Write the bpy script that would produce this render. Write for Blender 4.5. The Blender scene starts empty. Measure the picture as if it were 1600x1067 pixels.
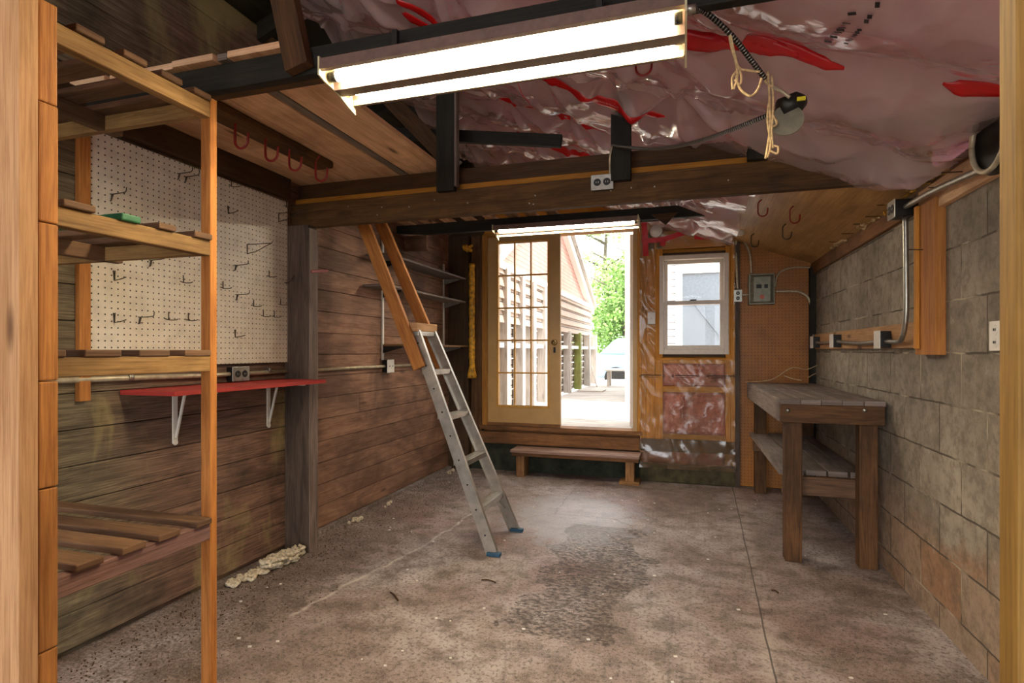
import bpy, math, random
from mathutils import Vector, noise
random.seed(7)
SC=bpy.context.scene; COL=SC.collection
# ------------------------------------------------------------------ camera
F=870.0; TH=math.atan(270/870); cs,sn=math.cos(TH),math.sin(TH); CZ=1.32
cam=bpy.data.cameras.new('camera'); co=bpy.data.objects.new('camera',cam); COL.objects.link(co)
cam.sensor_width=36; cam.lens=F/1600*36; cam.shift_y=14.5/1600; cam.clip_start=.02; cam.clip_end=300
co.location=(0,0,CZ); co.rotation_euler=(math.pi/2,0,TH); SC.camera=co
SC.view_settings.view_transform='Standard'; SC.view_settings.look='None'; SC.view_settings.gamma=1
SC.view_settings.use_curve_mapping=False
def ray(px,py):
    u=(px-800)/F; return Vector((-sn+u*cs, cs+u*sn, (548-py)/F))
def onX(px,py,v): r=ray(px,py); return r*(v/r.x)+Vector((0,0,CZ))
def onY(px,py,v): r=ray(px,py); return r*(v/r.y)+Vector((0,0,CZ))
def onZ(px,py,v): r=ray(px,py); return r*((v-CZ)/r.z)+Vector((0,0,CZ))
WX,RX,BY=-2.53,1.16,5.85
RIDGE=-2.1
def roofz(x): return 2.17+.37*(RX-x) if x>RIDGE else 2.17+.37*(RX-RIDGE)-.37*(RIDGE-x)
# ------------------------------------------------------------------ mesh builder
ORG={}
class MB:
    def __init__(s): s.v=[];s.f=[];s.uv=[];s.sm=[]
    def quadface(s,idx,uv,smooth=False): s.f.append(idx);s.uv.append(uv);s.sm.append(smooth)
    def hexa(s,c,ax,L=None):
        # c centre, ax three half-axis vectors
        ax=[Vector(a) for a in ax]; c=Vector(c)
        ln=[a.length for a in ax]
        if L is None: L=ln.index(max(ln))
        o=[i for i in range(3) if i!=L]; r1,r2=random.random()*20,random.random()*20
        b=len(s.v); loc=[]
        for i in (-1,1):
            for j in (-1,1):
                for k in (-1,1):
                    s.v.append(c+ax[0]*i+ax[1]*j+ax[2]*k); loc.append((i*ln[0],j*ln[1],k*ln[2]))
        det=ax[0].cross(ax[1]).dot(ax[2])
        for q in ((0,1,3,2),(4,6,7,5),(0,4,5,1),(2,3,7,6),(0,2,6,4),(1,5,7,3)):
            if det<0: q=q[::-1]
            n=[i for i in range(3) if len({loc[k][i] for k in q})==1][0]
            uv=[]
            for k in q:
                p=loc[k]
                if n==L: uv.append((r1+p[o[0]]*.3,r2+p[o[1]]))
                else: uv.append((r1+p[L],r2+p[o[0]]+p[o[1]]))
            s.quadface([b+k for k in q],uv)
        return s
    def box(s,x0,x1,y0,y1,z0,z1,L=None):
        return s.hexa(((x0+x1)/2,(y0+y1)/2,(z0+z1)/2),((abs(x1-x0)/2,0,0),(0,abs(y1-y0)/2,0),(0,0,abs(z1-z0)/2)),L)
    def bar(s,p,q,w,h,side=(0,1,0)):
        # w measured along side, h perpendicular
        p=Vector(p);q=Vector(q);d=q-p;a=Vector(side);a=(a-d*(a.dot(d)/d.length_squared)).normalized();b=d.cross(a).normalized()
        return s.hexa((p+q)/2,(d/2,a*w/2,b*h/2),0)
    def tube(s,pts,r,n=8,caps=True):
        pts=[Vector(p) for p in pts]; rr=r if isinstance(r,(list,tuple)) else [r]*len(pts)
        b=len(s.v); t0=(pts[1]-pts[0]).normalized(); a=t0.orthogonal().normalized(); ln=0
        for i,p in enumerate(pts):
            t=((pts[min(i+1,len(pts)-1)]-pts[max(i-1,0)])).normalized()
            a=(a-t*a.dot(t)).normalized(); c=t.cross(a)
            if i: ln+=(p-pts[i-1]).length
            for k in range(n):
                g=2*math.pi*k/n; s.v.append(p+(a*math.cos(g)+c*math.sin(g))*rr[i])
            if i:
                l0=ln-(p-pts[i-1]).length
                for k in range(n):
                    k2=(k+1)%n; u0,u1=k/n*.1,(k+1)/n*.1
                    s.quadface([b+(i-1)*n+k,b+(i-1)*n+k2,b+i*n+k2,b+i*n+k],[(l0,u0),(l0,u1),(ln,u1),(ln,u0)],True)
        if caps:
            s.quadface([b+k for k in range(n)][::-1],[(0,0)]*n); m=b+(len(pts)-1)*n
            s.quadface([m+k for k in range(n)],[(0,0)]*n)
        return s
    def disc(s,c,axis,r,th,n=24):
        c=Vector(c);a=Vector(axis).normalized()
        return s.tube([c-a*th/2,c+a*th/2],r,n)
    def lathe(s,c,axis,prof,n=24):
        c=Vector(c);a=Vector(axis).normalized();e=a.orthogonal().normalized();g=a.cross(e);b=len(s.v)
        for (h,r) in prof:
            for k in range(n):
                t=2*math.pi*k/n; s.v.append(c+a*h+(e*math.cos(t)+g*math.sin(t))*max(r,1e-4))
        for i in range(len(prof)-1):
            for k in range(n):
                k2=(k+1)%n; s.quadface([b+i*n+k,b+i*n+k2,b+(i+1)*n+k2,b+(i+1)*n+k],[(0,0)]*4,True)
        return s
    def prism(s,poly,d):
        # poly: list of points (ccw seen from -d), d: extrusion vector
        poly=[Vector(p) for p in poly]; d=Vector(d); b=len(s.v); n=len(poly)
        s.v+=poly+[p+d for p in poly]
        r=random.random()*9; L=max(range(3),key=lambda i:max(p[i] for p in poly)-min(p[i] for p in poly))
        def uvp(p): o=[i for i in range(3) if i!=L]; return (r+p[L],r+p[o[0]]+p[o[1]])
        s.quadface([b+i for i in range(n)][::-1],[uvp(poly[i]) for i in range(n)][::-1])
        s.quadface([b+n+i for i in range(n)],[uvp(poly[i]+d) for i in range(n)])
        for i in range(n):
            j=(i+1)%n; q=[b+i,b+j,b+n+j,b+n+i]; s.quadface(q,[uvp(s.v[k]) for k in q])
        return s
    def grid(s,fn,nu,nv,u0,u1,v0,v1,skip=None,smooth=True):
        b=len(s.v)
        for i in range(nu+1):
            for j in range(nv+1): s.v.append(Vector(fn(u0+(u1-u0)*i/nu,v0+(v1-v0)*j/nv)))
        for i in range(nu):
            for j in range(nv):
                uu,vv=u0+(u1-u0)*(i+.5)/nu,v0+(v1-v0)*(j+.5)/nv
                if skip and skip(uu,vv): continue
                U=[(u0+(u1-u0)*a/nu,v0+(v1-v0)*c/nv) for a,c in ((i,j),(i+1,j),(i+1,j+1),(i,j+1))]
                s.quadface([b+i*(nv+1)+j,b+(i+1)*(nv+1)+j,b+(i+1)*(nv+1)+j+1,b+i*(nv+1)+j+1],U,smooth)
        return s
    def build(s,name,mat,parent=None,bevel=0,label=None,origin=None):
        me=bpy.data.meshes.new(name)
        if parent is not None: org=ORG[parent.name]
        else:
            xs=[v.x for v in s.v];ys=[v.y for v in s.v];zs=[v.z for v in s.v]
            org=Vector(origin) if origin else Vector(((min(xs)+max(xs))/2,(min(ys)+max(ys))/2,min(zs)))
        me.from_pydata([tuple(v-org) for v in s.v],[],s.f)
        uvl=me.uv_layers.new(name='UVMap'); k=0
        flat=[]
        for u in s.uv:
            for p in u: flat+=[p[0],p[1]]
        uvl.data.foreach_set('uv',flat)
        me.polygons.foreach_set('use_smooth',s.sm)
        me.materials.append(mat); me.update()
        o=bpy.data.objects.new(name,me); COL.objects.link(o); ORG[o.name]=org
        if parent is not None: o.parent=parent
        else: o.location=org
        if bevel:
            m=o.modifiers.new('bevel','BEVEL'); m.width=bevel; m.segments=2; m.limit_method='ANGLE'; m.angle_limit=.7
        if label: o['label']=label
        return o
def tag(o,label,cat,group=None):
    o['label']=label;o['category']=cat
    if group:o['group']=group
    return o
def thing(name,label,cat,loc,group=None):
    o=bpy.data.objects.new(name,None); COL.objects.link(o); o.empty_display_size=.05
    o.location=loc; ORG[o.name]=Vector(loc); return tag(o,label,cat,group)
def struct(o): o['kind']='structure'; return o
def arc(c,r,a0,a1,e1,e2,n=8):
    c=Vector(c);e1=Vector(e1);e2=Vector(e2)
    return [c+e1*r*math.cos(a0+(a1-a0)*i/n)+e2*r*math.sin(a0+(a1-a0)*i/n) for i in range(n+1)]
def spline(P,n=8):
    P=[Vector(p) for p in P]; out=[]
    for i in range(len(P)-1):
        p0,p1,p2,p3=P[max(i-1,0)],P[i],P[i+1],P[min(i+2,len(P)-1)]
        for k in range(n):
            t=k/n; out.append(.5*((2*p1)+(p2-p0)*t+(2*p0-5*p1+4*p2-p3)*t*t+(3*p1-p0-3*p2+p3)*t**3))
    out.append(P[-1]); return out
# ------------------------------------------------------------------ materials
def C(h):
    h=h.lstrip('#'); r=[int(h[i:i+2],16)/255 for i in (0,2,4)]
    return tuple((c/12.92 if c<=.04045 else ((c+.055)/1.055)**2.4) for c in r)+(1,)
class NT:
    def __init__(s,name):
        s.m=bpy.data.materials.new(name); s.m.use_nodes=True; s.t=s.m.node_tree; s.n=s.t.nodes; s.l=s.t.links
        s.b=s.n['Principled BSDF']; s.out=s.n['Material Output']
    def N(s,t,**k):
        x=s.n.new(t)
        for a,v in k.items(): setattr(x,a,v)
        return x
    def set(s,inp,v):
        if isinstance(v,bpy.types.NodeSocket): s.l.new(v,inp)
        else: inp.default_value=v
    def uv(s): return s.N('ShaderNodeTexCoord').outputs['UV']
    def pos(s): return s.N('ShaderNodeNewGeometry').outputs['Position']
    def map(s,v,sc=(1,1,1),loc=(0,0,0)):
        x=s.N('ShaderNodeMapping'); s.l.new(v,x.inputs[0]); x.inputs['Scale'].default_value=sc; x.inputs['Location'].default_value=loc; return x.outputs[0]
    def noise(s,v,sc=1,det=4,rough=.55,dist=0,col=False):
        x=s.N('ShaderNodeTexNoise'); s.l.new(v,x.inputs['Vector']); x.inputs['Scale'].default_value=sc; x.inputs['Detail'].default_value=det
        x.inputs['Roughness'].default_value=rough; x.inputs['Distortion'].default_value=dist; return x.outputs['Color' if col else 'Fac']
    def voro(s,v,sc,feat='F1',rnd=1):
        x=s.N('ShaderNodeTexVoronoi',feature=feat); s.l.new(v,x.inputs['Vector']); x.inputs['Scale'].default_value=sc; x.inputs['Randomness'].default_value=rnd; return x.outputs['Distance']
    def ramp(s,f,*st):
        x=s.N('ShaderNodeValToRGB'); s.l.new(f,x.inputs[0]); e=x.color_ramp.elements
        while len(e)<len(st): e.new(.5)
        for k,(p,c) in enumerate(st):
            e[k].position=p; e[k].color=c if isinstance(c,tuple) else (c,c,c,1)
        return x.outputs[0]
    def mix(s,f,a,b,mode='MIX'):
        x=s.N('ShaderNodeMix',data_type='RGBA',blend_type=mode); s.set(x.inputs[0],f); s.set(x.inputs[6],a); s.set(x.inputs[7],b); return x.outputs[2]
    def M(s,op,a,b=0,c=0):
        x=s.N('ShaderNodeMath',operation=op); s.set(x.inputs[0],a); s.set(x.inputs[1],b)
        if op in('COMPARE','MULTIPLY_ADD','SMOOTH_MIN'): s.set(x.inputs[2],c)
        return x.outputs[0]
    def xyz(s,v): x=s.N('ShaderNodeSeparateXYZ'); s.l.new(v,x.inputs[0]); return x.outputs
    def comb(s,x,y,z=0):
        q=s.N('ShaderNodeCombineXYZ'); s.set(q.inputs[0],x);s.set(q.inputs[1],y);s.set(q.inputs[2],z); return q.outputs[0]
    def bump(s,h,st=.3,d=.01):
        x=s.N('ShaderNodeBump'); s.l.new(h,x.inputs['Height']); x.inputs['Strength'].default_value=st; x.inputs['Distance'].default_value=d; s.l.new(x.outputs[0],s.b.inputs['Normal'])
    def fin(s,col,rough=.7,metal=0,**k):
        s.set(s.b.inputs['Base Color'],col); s.set(s.b.inputs['Roughness'],rough); s.b.inputs['Metallic'].default_value=metal
        for a,v in k.items(): s.set(s.b.inputs[a.replace('_',' ')],v)
        return s.m
def wood(name,dark,light,stain=None,stn=.5,rough=.7,knot=.6,knotc='#2a160a',bump=.25,var=.5,sc=1.0,spec=.3):
    t=NT(name); uv=t.uv()
    g=t.noise(t.map(uv,(2.6*sc,24*sc,1)),1,6,.62,1.0)
    g2=t.noise(t.map(uv,(5*sc,160*sc,1)),1,3,.6,.3)
    g3=t.noise(t.map(uv,(.45,1.1,1),(3,7,0)),1,2)
    col=t.ramp(g,(.2,C(dark)),(.62,C(light)))
    col=t.mix(t.ramp(g2,(.32,.4),(.55,0.0)),col,C(dark),'MULTIPLY')
    col=t.mix(var,col,t.ramp(g3,(.3,.45),(.7,1.35)),'MULTIPLY')
    kn=t.voro(t.map(uv,(1.7,6.5,1)),1)
    kf=t.ramp(kn,(.05,1.0),(.13,0.0))
    col=t.mix(t.M('MULTIPLY',kf,knot),col,C(knotc))
    if stain:
        sf=t.ramp(t.noise(t.map(t.pos(),(1.6,1.6,2.4)),1,5,.65,.6),(.42,0.0),(.62,1.0))
        col=t.mix(t.M('MULTIPLY',sf,stn),col,C(stain))
    t.bump(t.M('ADD',t.M('MULTIPLY',g,.6),t.M('MULTIPLY',g2,.6)),bump,.01)
    return t.fin(col,rough,0,Specular_IOR_Level=spec)
def plain(name,col,rough=.5,metal=0,nz=.12,sc=30,bump=0):
    t=NT(name); c=C(col); n=t.noise(t.pos(),sc,4)
    o=t.mix(1.0,c,t.ramp(n,(.3,1-nz*2),(.7,1+nz)),'MULTIPLY')
    if bump: t.bump(n,bump,.005)
    return t.fin(o,rough,metal)
def emis(name,col,st):
    t=NT(name); t.fin(C(col),.5,Emission_Color=C(col),Emission_Strength=st); return t.m
M={}
M['lumber']=wood('lumber_orange','#8a5120','#b97b3c',var=.35,knot=.5)
M['jamb']=wood('jamb_pine','#9f7448','#c2966a',var=.3,knot=.9,knotc='#4a2c18',bump=.1)
M['jamb_r']=wood('jamb_ochre','#6d4d1c','#8f6c30',var=.3,knot=.5,bump=.1)
M['jamb_edge']=wood('jamb_edge','#7a4716','#b2773a',var=.6,knot=.3)
M['rail']=wood('rail_weathered','#6a4a22','#a58252',stain='#3d2a18',stn=.4)
M['rail2']=wood('rail_purple','#5b4138','#80615a')
M['slat']=wood('slat_brown','#4b3424','#7b5c42',stain='#2e2018',stn=.4)
M['slat_o']=wood('slat_tan','#6b4827','#a0774b',stain='#3f2c1c',stn=.3)
M['green']=plain('green_paint','#1f6b44',.5)
M['beam']=wood('old_beam','#3b2610','#6b4a24',stain='#20140a',stn=.5,knot=.4)
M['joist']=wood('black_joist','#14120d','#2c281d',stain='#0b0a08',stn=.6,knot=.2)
M['brace']=wood('brace_wood','#2d1d0d','#54381c',knot=.3)
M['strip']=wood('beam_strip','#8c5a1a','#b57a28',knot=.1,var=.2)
M['loft']=wood('loft_board','#bd9068','#ecc59b',stain='#7d5230',stn=.4,knot=.8,var=.35)
M['loftgrey']=wood('loft_grey','#5d5046','#8f8172')
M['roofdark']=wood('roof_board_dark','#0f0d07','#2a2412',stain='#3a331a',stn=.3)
M['planks_f']=wood('wall_plank_red','#6e4a38','#a67f66',stain='#3d2c22',stn=.6,knot=.7,knotc='#1c0f08',var=.7)
M['ply']=wood('plywood','#8f6a3a','#bd935c',sc=.5,knot=.3,var=.3,stain='#7d5a30',stn=.4,rough=.45)
M['post']=wood('post_grey','#2c241d','#5d4e42')
M['postlight']=wood('post_grey_face','#4f4238','#85746a')
M['bench']=wood('bench_wood','#33200f','#6b4929',stain='#26180d',stn=.4)
M['benchtop']=wood('bench_top','#5a4c43','#93857b',stain='#3a2d26',stn=.35,knot=.3)
M['stepwood']=wood('step_wood','#7d5f50','#b29180')  # pinkish lightness is the tread's sky reflection put into the colour
M['stud']=wood('stud_ochre','#a86b22','#cf8f38',var=.25,knot=.4)
M['casing']=wood('casing_orange','#84541f','#ad7832',var=.2,knot=.1)
M['darkwood']=wood('corner_wood','#20170e','#493620',stain='#5a3a1e',stn=.3)
M['sillwood']=wood('sill_wood','#5e3c20','#94663c',stain='#2d1d10',stn=.5)
M['door']=plain('door_paint','#b58f55',.45,nz=.06,sc=6)
M['doortrim']=plain('door_trim_ochre','#c08a2c',.4,nz=.08)
M['redboard']=wood('red_board','#8d1f1d','#b83a34',knot=.1,var=.3,stain='#6a4038',stn=.25)
M['metal']=plain('galvanised','#a9a79c',.35,.9,nz=.12)
M['conduit']=plain('conduit_paint','#b8ab90',.4,.35,nz=.15)
M['alu']=plain('aluminium','#b9b4aa',.32,.85,nz=.15,sc=12)
M['white']=plain('white_plastic','#d8d3c8',.4,nz=.05)
M['dark']=plain('dark_metal','#26231f',.45,.5)
M['blacks']=plain('black_slot','#0a0a0a',.5)
M['wire']=plain('hook_wire','#4f4639',.4,.7)
M['redhook']=plain('red_vinyl','#8c1f1c',.4)
M['rope']=plain('rope_fibre','#cdc0a6',.9,nz=.3,sc=80,bump=.6)
M['twine']=plain('twine','#c6a97c',.9,nz=.2,sc=90)
M['foam']=plain('spray_foam','#d09a25',.6,nz=.35,sc=25,bump=.5)
M['panel']=plain('panel_grey','#7f7d6c',.4,.4)
M['fixture']=plain('fixture_enamel','#cfc8a0',.4,nz=.06)
M['fixback']=plain('fixture_housing_shade','#6d564b',.5)  # backlit shade of the whitish near side put into the brown
M['tube']=emis('lit_tube','#ffeec8',92)
M['tube2']=emis('lit_tube_far','#fff3d8',115)
M['blue']=plain('blue_rubber','#1d4a63',.6)
M['redtape']=NT('red_tape').fin(C('#c4161a'),.25)
M['vinyl']=plain('window_vinyl','#cdbfae',.4,nz=.04)
M['brass']=plain('brass','#b9a06a',.25,.9)
M['yellow']=plain('yellow_label','#d8c81c',.5)
M['redlabel']=plain('red_label','#b5533d',.5)
def pegmat(name,base,dark,yell=None):
    t=NT(name); p=t.xyz(t.pos())
    # horizontal coordinate: x+y works on both walls
    h=t.M('FRACT',t.M('DIVIDE',t.M('ADD',p[0],p[1]),.03)); v=t.M('FRACT',t.M('DIVIDE',p[2],.03))
    d=t.M('SQRT',t.M('ADD',t.M('POWER',t.M('SUBTRACT',h,.5),2),t.M('POWER',t.M('SUBTRACT',v,.5),2)))
    hole=t.M('LESS_THAN',d,.125)
    n=t.noise(t.pos(),2.2,5,.65,.4); n2=t.noise(t.pos(),14,4)
    c=t.mix(t.ramp(n,(.42,0.0),(.7,.55)),C(base),C(yell or dark)); c=t.mix(t.ramp(n2,(.3,.25),(.55,0.0)),c,C(dark))
    c=t.mix(hole,c,C('#1a120a')); t.bump(t.M('SUBTRACT',1,hole),.5,.004)
    return t.fin(c,.5)
M['peg']=pegmat('pegboard_white','#d9cfbd','#8d7f6b','#c9b898')
M['pegb']=pegmat('pegboard_brown','#a5640c','#6b400c')
def planks_near():
    t=NT('wall_plank_green'); uv=t.uv(); p=t.pos()
    g=t.noise(t.map(uv,(2.6,24,1)),1,6,.62,1.0); g2=t.noise(t.map(uv,(5,160,1)),1,3,.6,.3); g3=t.noise(t.map(uv,(.4,1.0,1)),1,2)
    pz=t.xyz(p)
    near=t.ramp(t.M('ADD',pz[1],t.M('MULTIPLY',t.noise(p,1.5,3),.8)),(0,0.0),(1,1.0))
    br=t.ramp(g,(.2,C('#4c362a')),(.65,C('#936f5a'))); gn=t.ramp(g,(.2,C('#41382b')),(.65,C('#8c7d62')))
    f=t.M('MULTIPLY',t.M('SUBTRACT',t.M('ADD',pz[1],t.M('MULTIPLY',t.noise(p,1.5,3),.8)),2.1),1.6)
    x=t.N('ShaderNodeClamp'); t.l.new(f,x.inputs[0])
    col=t.mix(x.outputs[0],gn,br)
    col=t.mix(t.ramp(g2,(.35,.6),(.6,0.0)),col,C('#2a2016'),'MULTIPLY')
    col=t.mix(.7,col,t.ramp(g3,(.3,.5),(.7,1.35)),'MULTIPLY')
    st=t.ramp(t.noise(t.map(p,(1,2.4,1.3),(0,.3,0)),1,5,.6,.5),(.54,0.0),(.68,.7))
    col=t.mix(st,col,C('#a2935f')); col=t.mix(t.ramp(t.noise(t.map(p,(1,2,2),(5,2,1)),1,5,.65),(.5,0.0),(.66,.6)),col,C('#231c14'))
    kf=t.ramp(t.voro(t.map(uv,(1.7,6.5,1)),1),(.05,.7),(.13,0.0)); col=t.mix(kf,col,C('#1a120a'))
    t.bump(t.M('ADD',t.M('MULTIPLY',g,.6),t.M('MULTIPLY',g2,.6)),.3,.01)
    return t.fin(col,.75)
M['planks_n']=planks_near()
def floormat():
    t=NT('concrete_floor'); p=t.pos(); q=t.xyz(p)
    a=t.noise(p,1.1,6,.62,.5); b=t.noise(p,7,6,.7); c=t.noise(p,55,4,.7); e=t.noise(t.map(p,(1,1,1),(9,4,0)),.7,4,.6,.8)
    col=t.ramp(a,(.3,C('#66544a')),(.48,C('#8c7c75')),(.68,C('#b4aaa8')))
    col=t.mix(t.ramp(e,(.52,0.0),(.70,.55)),col,C('#7d5452'))
    col=t.mix(t.ramp(b,(.38,.7),(.54,0.0)),col,C('#4f4034'))
    col=t.mix(t.ramp(b,(.6,0.0),(.74,.45)),col,C('#b9aba0'))
    col=t.mix(t.ramp(c,(.38,.75),(.5,0.0)),col,C('#3f3229')); c9=t.noise(p,160,2,.6); col=t.mix(t.ramp(c9,(.56,0.0),(.68,.4)),col,C('#c9bdb2'))
    # rough spalled patch strip down the middle
    yy=q[1];xx=q[0]
    w=t.M('ADD',xx,t.M('MULTIPLY',t.M('SUBTRACT',t.noise(p,2.4,4),.5),.7))
    patch=t.M('MULTIPLY',t.M('LESS_THAN',t.M('ABSOLUTE',t.M('SUBTRACT',w,-.55)),.26),t.M('LESS_THAN',t.M('ABSOLUTE',t.M('SUBTRACT',yy,3.35)),.85))
    pn=t.ramp(t.noise(t.map(p,(1,1.5,1)),28,4,.7),(.42,1.0),(.56,0.0))
    col=t.mix(t.M('MULTIPLY',t.M('MULTIPLY',patch,pn),.9),col,C('#362a24'))
    # dusty debris along the left wall
    lw=t.M('MULTIPLY',t.M('LESS_THAN',t.M('ADD',xx,t.M('MULTIPLY',b,.7)),-1.55),t.ramp(t.noise(p,70,3,.8),(.4,.8),(.55,0.0)))
    col=t.mix(lw,col,C('#46372b'))
    # saw cut
    cut=t.M('ABSOLUTE',t.M('SUBTRACT',t.M('ADD',xx,t.M('MULTIPLY',t.noise(p,2,2),.02)),t.M('MULTIPLY_ADD',yy,.028,.29)))
    col=t.mix(t.ramp(cut,(.0,0.0),(.0,0.0)),col,col)
    cl=t.M('LESS_THAN',cut,.004); halo=t.M('MULTIPLY',t.ramp(cut,(.0,1.0),(.10,0.0)),t.ramp(b,(.4,0.0),(.6,.5)))
    col=t.mix(halo,col,C('#b5a89f')); col=t.mix(t.M('MULTIPLY',cl,.8),col,C('#2e2723'))
    # long pale scuff mark (curve x=f(y))
    fy=t.M('ADD',t.M('MULTIPLY_ADD',t.M('POWER',t.M('SUBTRACT',5.0,yy),2),-.035,-1.62),t.M('MULTIPLY',t.M('SUBTRACT',t.noise(p,3,3),.5),.16))
    sc=t.M('ABSOLUTE',t.M('SUBTRACT',xx,fy)); sm=t.M('MULTIPLY',t.ramp(sc,(.0,1.0),(.018,0.0)),t.M('MULTIPLY',t.M('GREATER_THAN',yy,2.3),t.M('LESS_THAN',yy,4.8)))
    col=t.mix(t.M('MULTIPLY',sm,t.ramp(b,(.35,.1),(.6,.8))),col,C('#cfc6bb'))
    # smooth round worn patch before the door, bluish daylight reflection painted into its colour
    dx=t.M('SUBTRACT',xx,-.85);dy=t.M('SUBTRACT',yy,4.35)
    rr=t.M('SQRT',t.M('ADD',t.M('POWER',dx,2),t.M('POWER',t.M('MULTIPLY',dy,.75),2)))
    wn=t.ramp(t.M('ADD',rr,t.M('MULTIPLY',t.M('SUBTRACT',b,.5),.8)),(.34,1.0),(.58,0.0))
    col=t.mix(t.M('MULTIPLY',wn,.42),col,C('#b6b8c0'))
    cr=t.ramp(t.voro(t.mix(.06,p,t.noise(p,6,3,col=True)),1.1,'DISTANCE_TO_EDGE'),(.0,1.0),(.006,0.0))
    col=t.mix(t.M('MULTIPLY',cr,.35),col,C('#3a302a'))
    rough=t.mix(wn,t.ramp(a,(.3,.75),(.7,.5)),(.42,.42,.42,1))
    h=t.M('SUBTRACT',t.M('ADD',t.M('MULTIPLY',b,.7),t.M('MULTIPLY',c,.25)),t.M('MULTIPLY',t.M('MULTIPLY',patch,pn),.5))
    t.bump(h,.55,.012)
    return t.fin(col,rough,0,Specular_IOR_Level=.45)
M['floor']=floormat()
def blockmat():
    t=NT('concrete_block'); p=t.pos(); q=t.xyz(p)
    wob=t.M('MULTIPLY',t.M('SUBTRACT',t.noise(p,9,3),.5),.012)
    v=t.comb(t.M('ADD',q[1],.16),t.M('ADD',t.M('ADD',q[2],.118),wob),0)
    br=t.N('ShaderNodeTexBrick'); t.l.new(v,br.inputs['Vector']); br.offset=.5
    br.inputs['Scale'].default_value=1; br.inputs['Brick Width'].default_value=.44; br.inputs['Row Height'].default_value=.238
    br.inputs['Mortar Size'].default_value=.005; br.inputs['Mortar Smooth'].default_value=.3
    br.inputs['Color1'].default_value=(0,0,0,1); br.inputs['Color2'].default_value=(1,1,1,1); br.inputs['Mortar'].default_value=(.5,.5,.5,1)
    mort=br.outputs['Fac']; id_=br.outputs['Color']
    a=t.noise(p,2.0,5,.6,.4); b=t.noise(p,16,5,.7); c=t.noise(p,110,3,.7)
    col=t.ramp(a,(.3,C('#756a5b')),(.7,C('#a69a89')))
    col=t.mix(.5,col,t.ramp(id_,(0,.72),(1,1.2)),'MULTIPLY')
    # tan / rusty blocks low on the wall
    low=t.ramp(t.M('ADD',q[2],t.M('MULTIPLY',a,.9)),(.85,1.0),(1.6,0.0))
    col=t.mix(t.M('MULTIPLY',low,.55),col,C('#a5856a'))
    col=t.mix(t.M('MULTIPLY',t.M('MULTIPLY',low,t.ramp(id_,(.55,0.0),(.9,1.0))),.5),col,C('#9a6436'))
    col=t.mix(t.ramp(b,(.38,.45),(.55,0.0)),col,C('#463d31'))
    col=t.mix(t.ramp(b,(.62,0.0),(.74,.5)),col,C('#c2b7a6'))
    mn=t.noise(p,3.2,3)
    col=t.mix(t.M('MULTIPLY',mort,.9),col,t.mix(t.ramp(mn,(.5,0.0),(.62,1.0)),C('#4a4034'),C('#b5a78f')))
    h=t.M('ADD',t.M('MULTIPLY',t.M('SUBTRACT',1,mort),.8),t.M('ADD',t.M('MULTIPLY',b,.35),t.M('MULTIPLY',c,.2)))
    t.bump(h,.7,.014)
    return t.fin(col,.85)
M['block']=blockmat()
def plasticmat(name,alpha=.5,tint='#b3a0a0',dirty=None):
    t=NT(name); n=t.noise(t.pos(),2.2,4,.6,.5)
    col=t.mix(n,C(tint),C('#b39d92')) if not dirty else t.mix(n,C(tint),C(dirty))
    t.b.inputs['Coat Weight'].default_value=1.0; t.b.inputs['Coat Roughness'].default_value=.08
    t.set(t.b.inputs['Alpha'],t.ramp(n,(.3,alpha-.12),(.7,alpha+.15)))
    t.bump(t.noise(t.map(t.pos(),(5,8,5)),1,2,.4,2.0),.25,.02)
    return t.fin(col,.13,0,Specular_IOR_Level=1.0)
M['sheet']=plasticmat('vapour_sheet',.55,'#e6c6c8')
M['sheet_w']=plasticmat('vapour_sheet_wall',.16,'#c9a468')
M['sheet_d']=plasticmat('vapour_sheet_dirty',.42,'#7d5c34','#4d3a20')
def pinkmat():
    t=NT('pink_batt'); p=t.pos(); a=t.noise(p,3,5,.6,.8); b=t.noise(p,26,4,.7)
    col=t.ramp(a,(.3,C('#6b352c')),(.48,C('#b06353')),(.72,C('#d9988a')))
    col=t.mix(t.ramp(b,(.3,.4),(.5,0.0)),col,C('#6a3032'))
    t.bump(t.M('ADD',a,t.M('MULTIPLY',b,.5)),.8,.04); return t.fin(col,.95)
M['pink']=pinkmat()
def ceilinsul():
    t=NT('insulation_above_sheet'); p=t.pos(); q=t.xyz(p); a=t.noise(p,1.6,4,.6,.6); b=t.noise(p,12,4,.6)
    col=t.ramp(a,(.36,C('#6b3c34')),(.44,C('#c87080')),(.62,C('#ea9aaa')),(.78,C('#a8745a')))
    col=t.mix(t.ramp(b,(.3,.35),(.5,0.0)),col,C('#401c20')); return t.fin(col,.95)
M['insul']=ceilinsul()
def glassmat():
    t=NT('window_glass'); tr=t.N('ShaderNodeBsdfTransparent'); gl=t.N('ShaderNodeBsdfGlossy'); gl.inputs['Roughness'].default_value=.02
    mx=t.N('ShaderNodeMixShader'); mx.inputs[0].default_value=.012; t.l.new(tr.outputs[0],mx.inputs[1]); t.l.new(gl.outputs[0],mx.inputs[2]); t.l.new(mx.outputs[0],t.out.inputs[0]); return t.m
M['glass']=glassmat()
def bxmat():
    t=NT('armoured_cable'); u=t.xyz(t.uv()); w=t.M('SINE',t.M('MULTIPLY',u[0],2*math.pi/.011))
    col=t.mix(t.ramp(w,(.2,0.0),(.7,1.0)),C('#2c2a26'),C('#9a948a')); t.bump(w,.8,.004); return t.fin(col,.35,.8)
M['bx']=bxmat()
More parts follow.
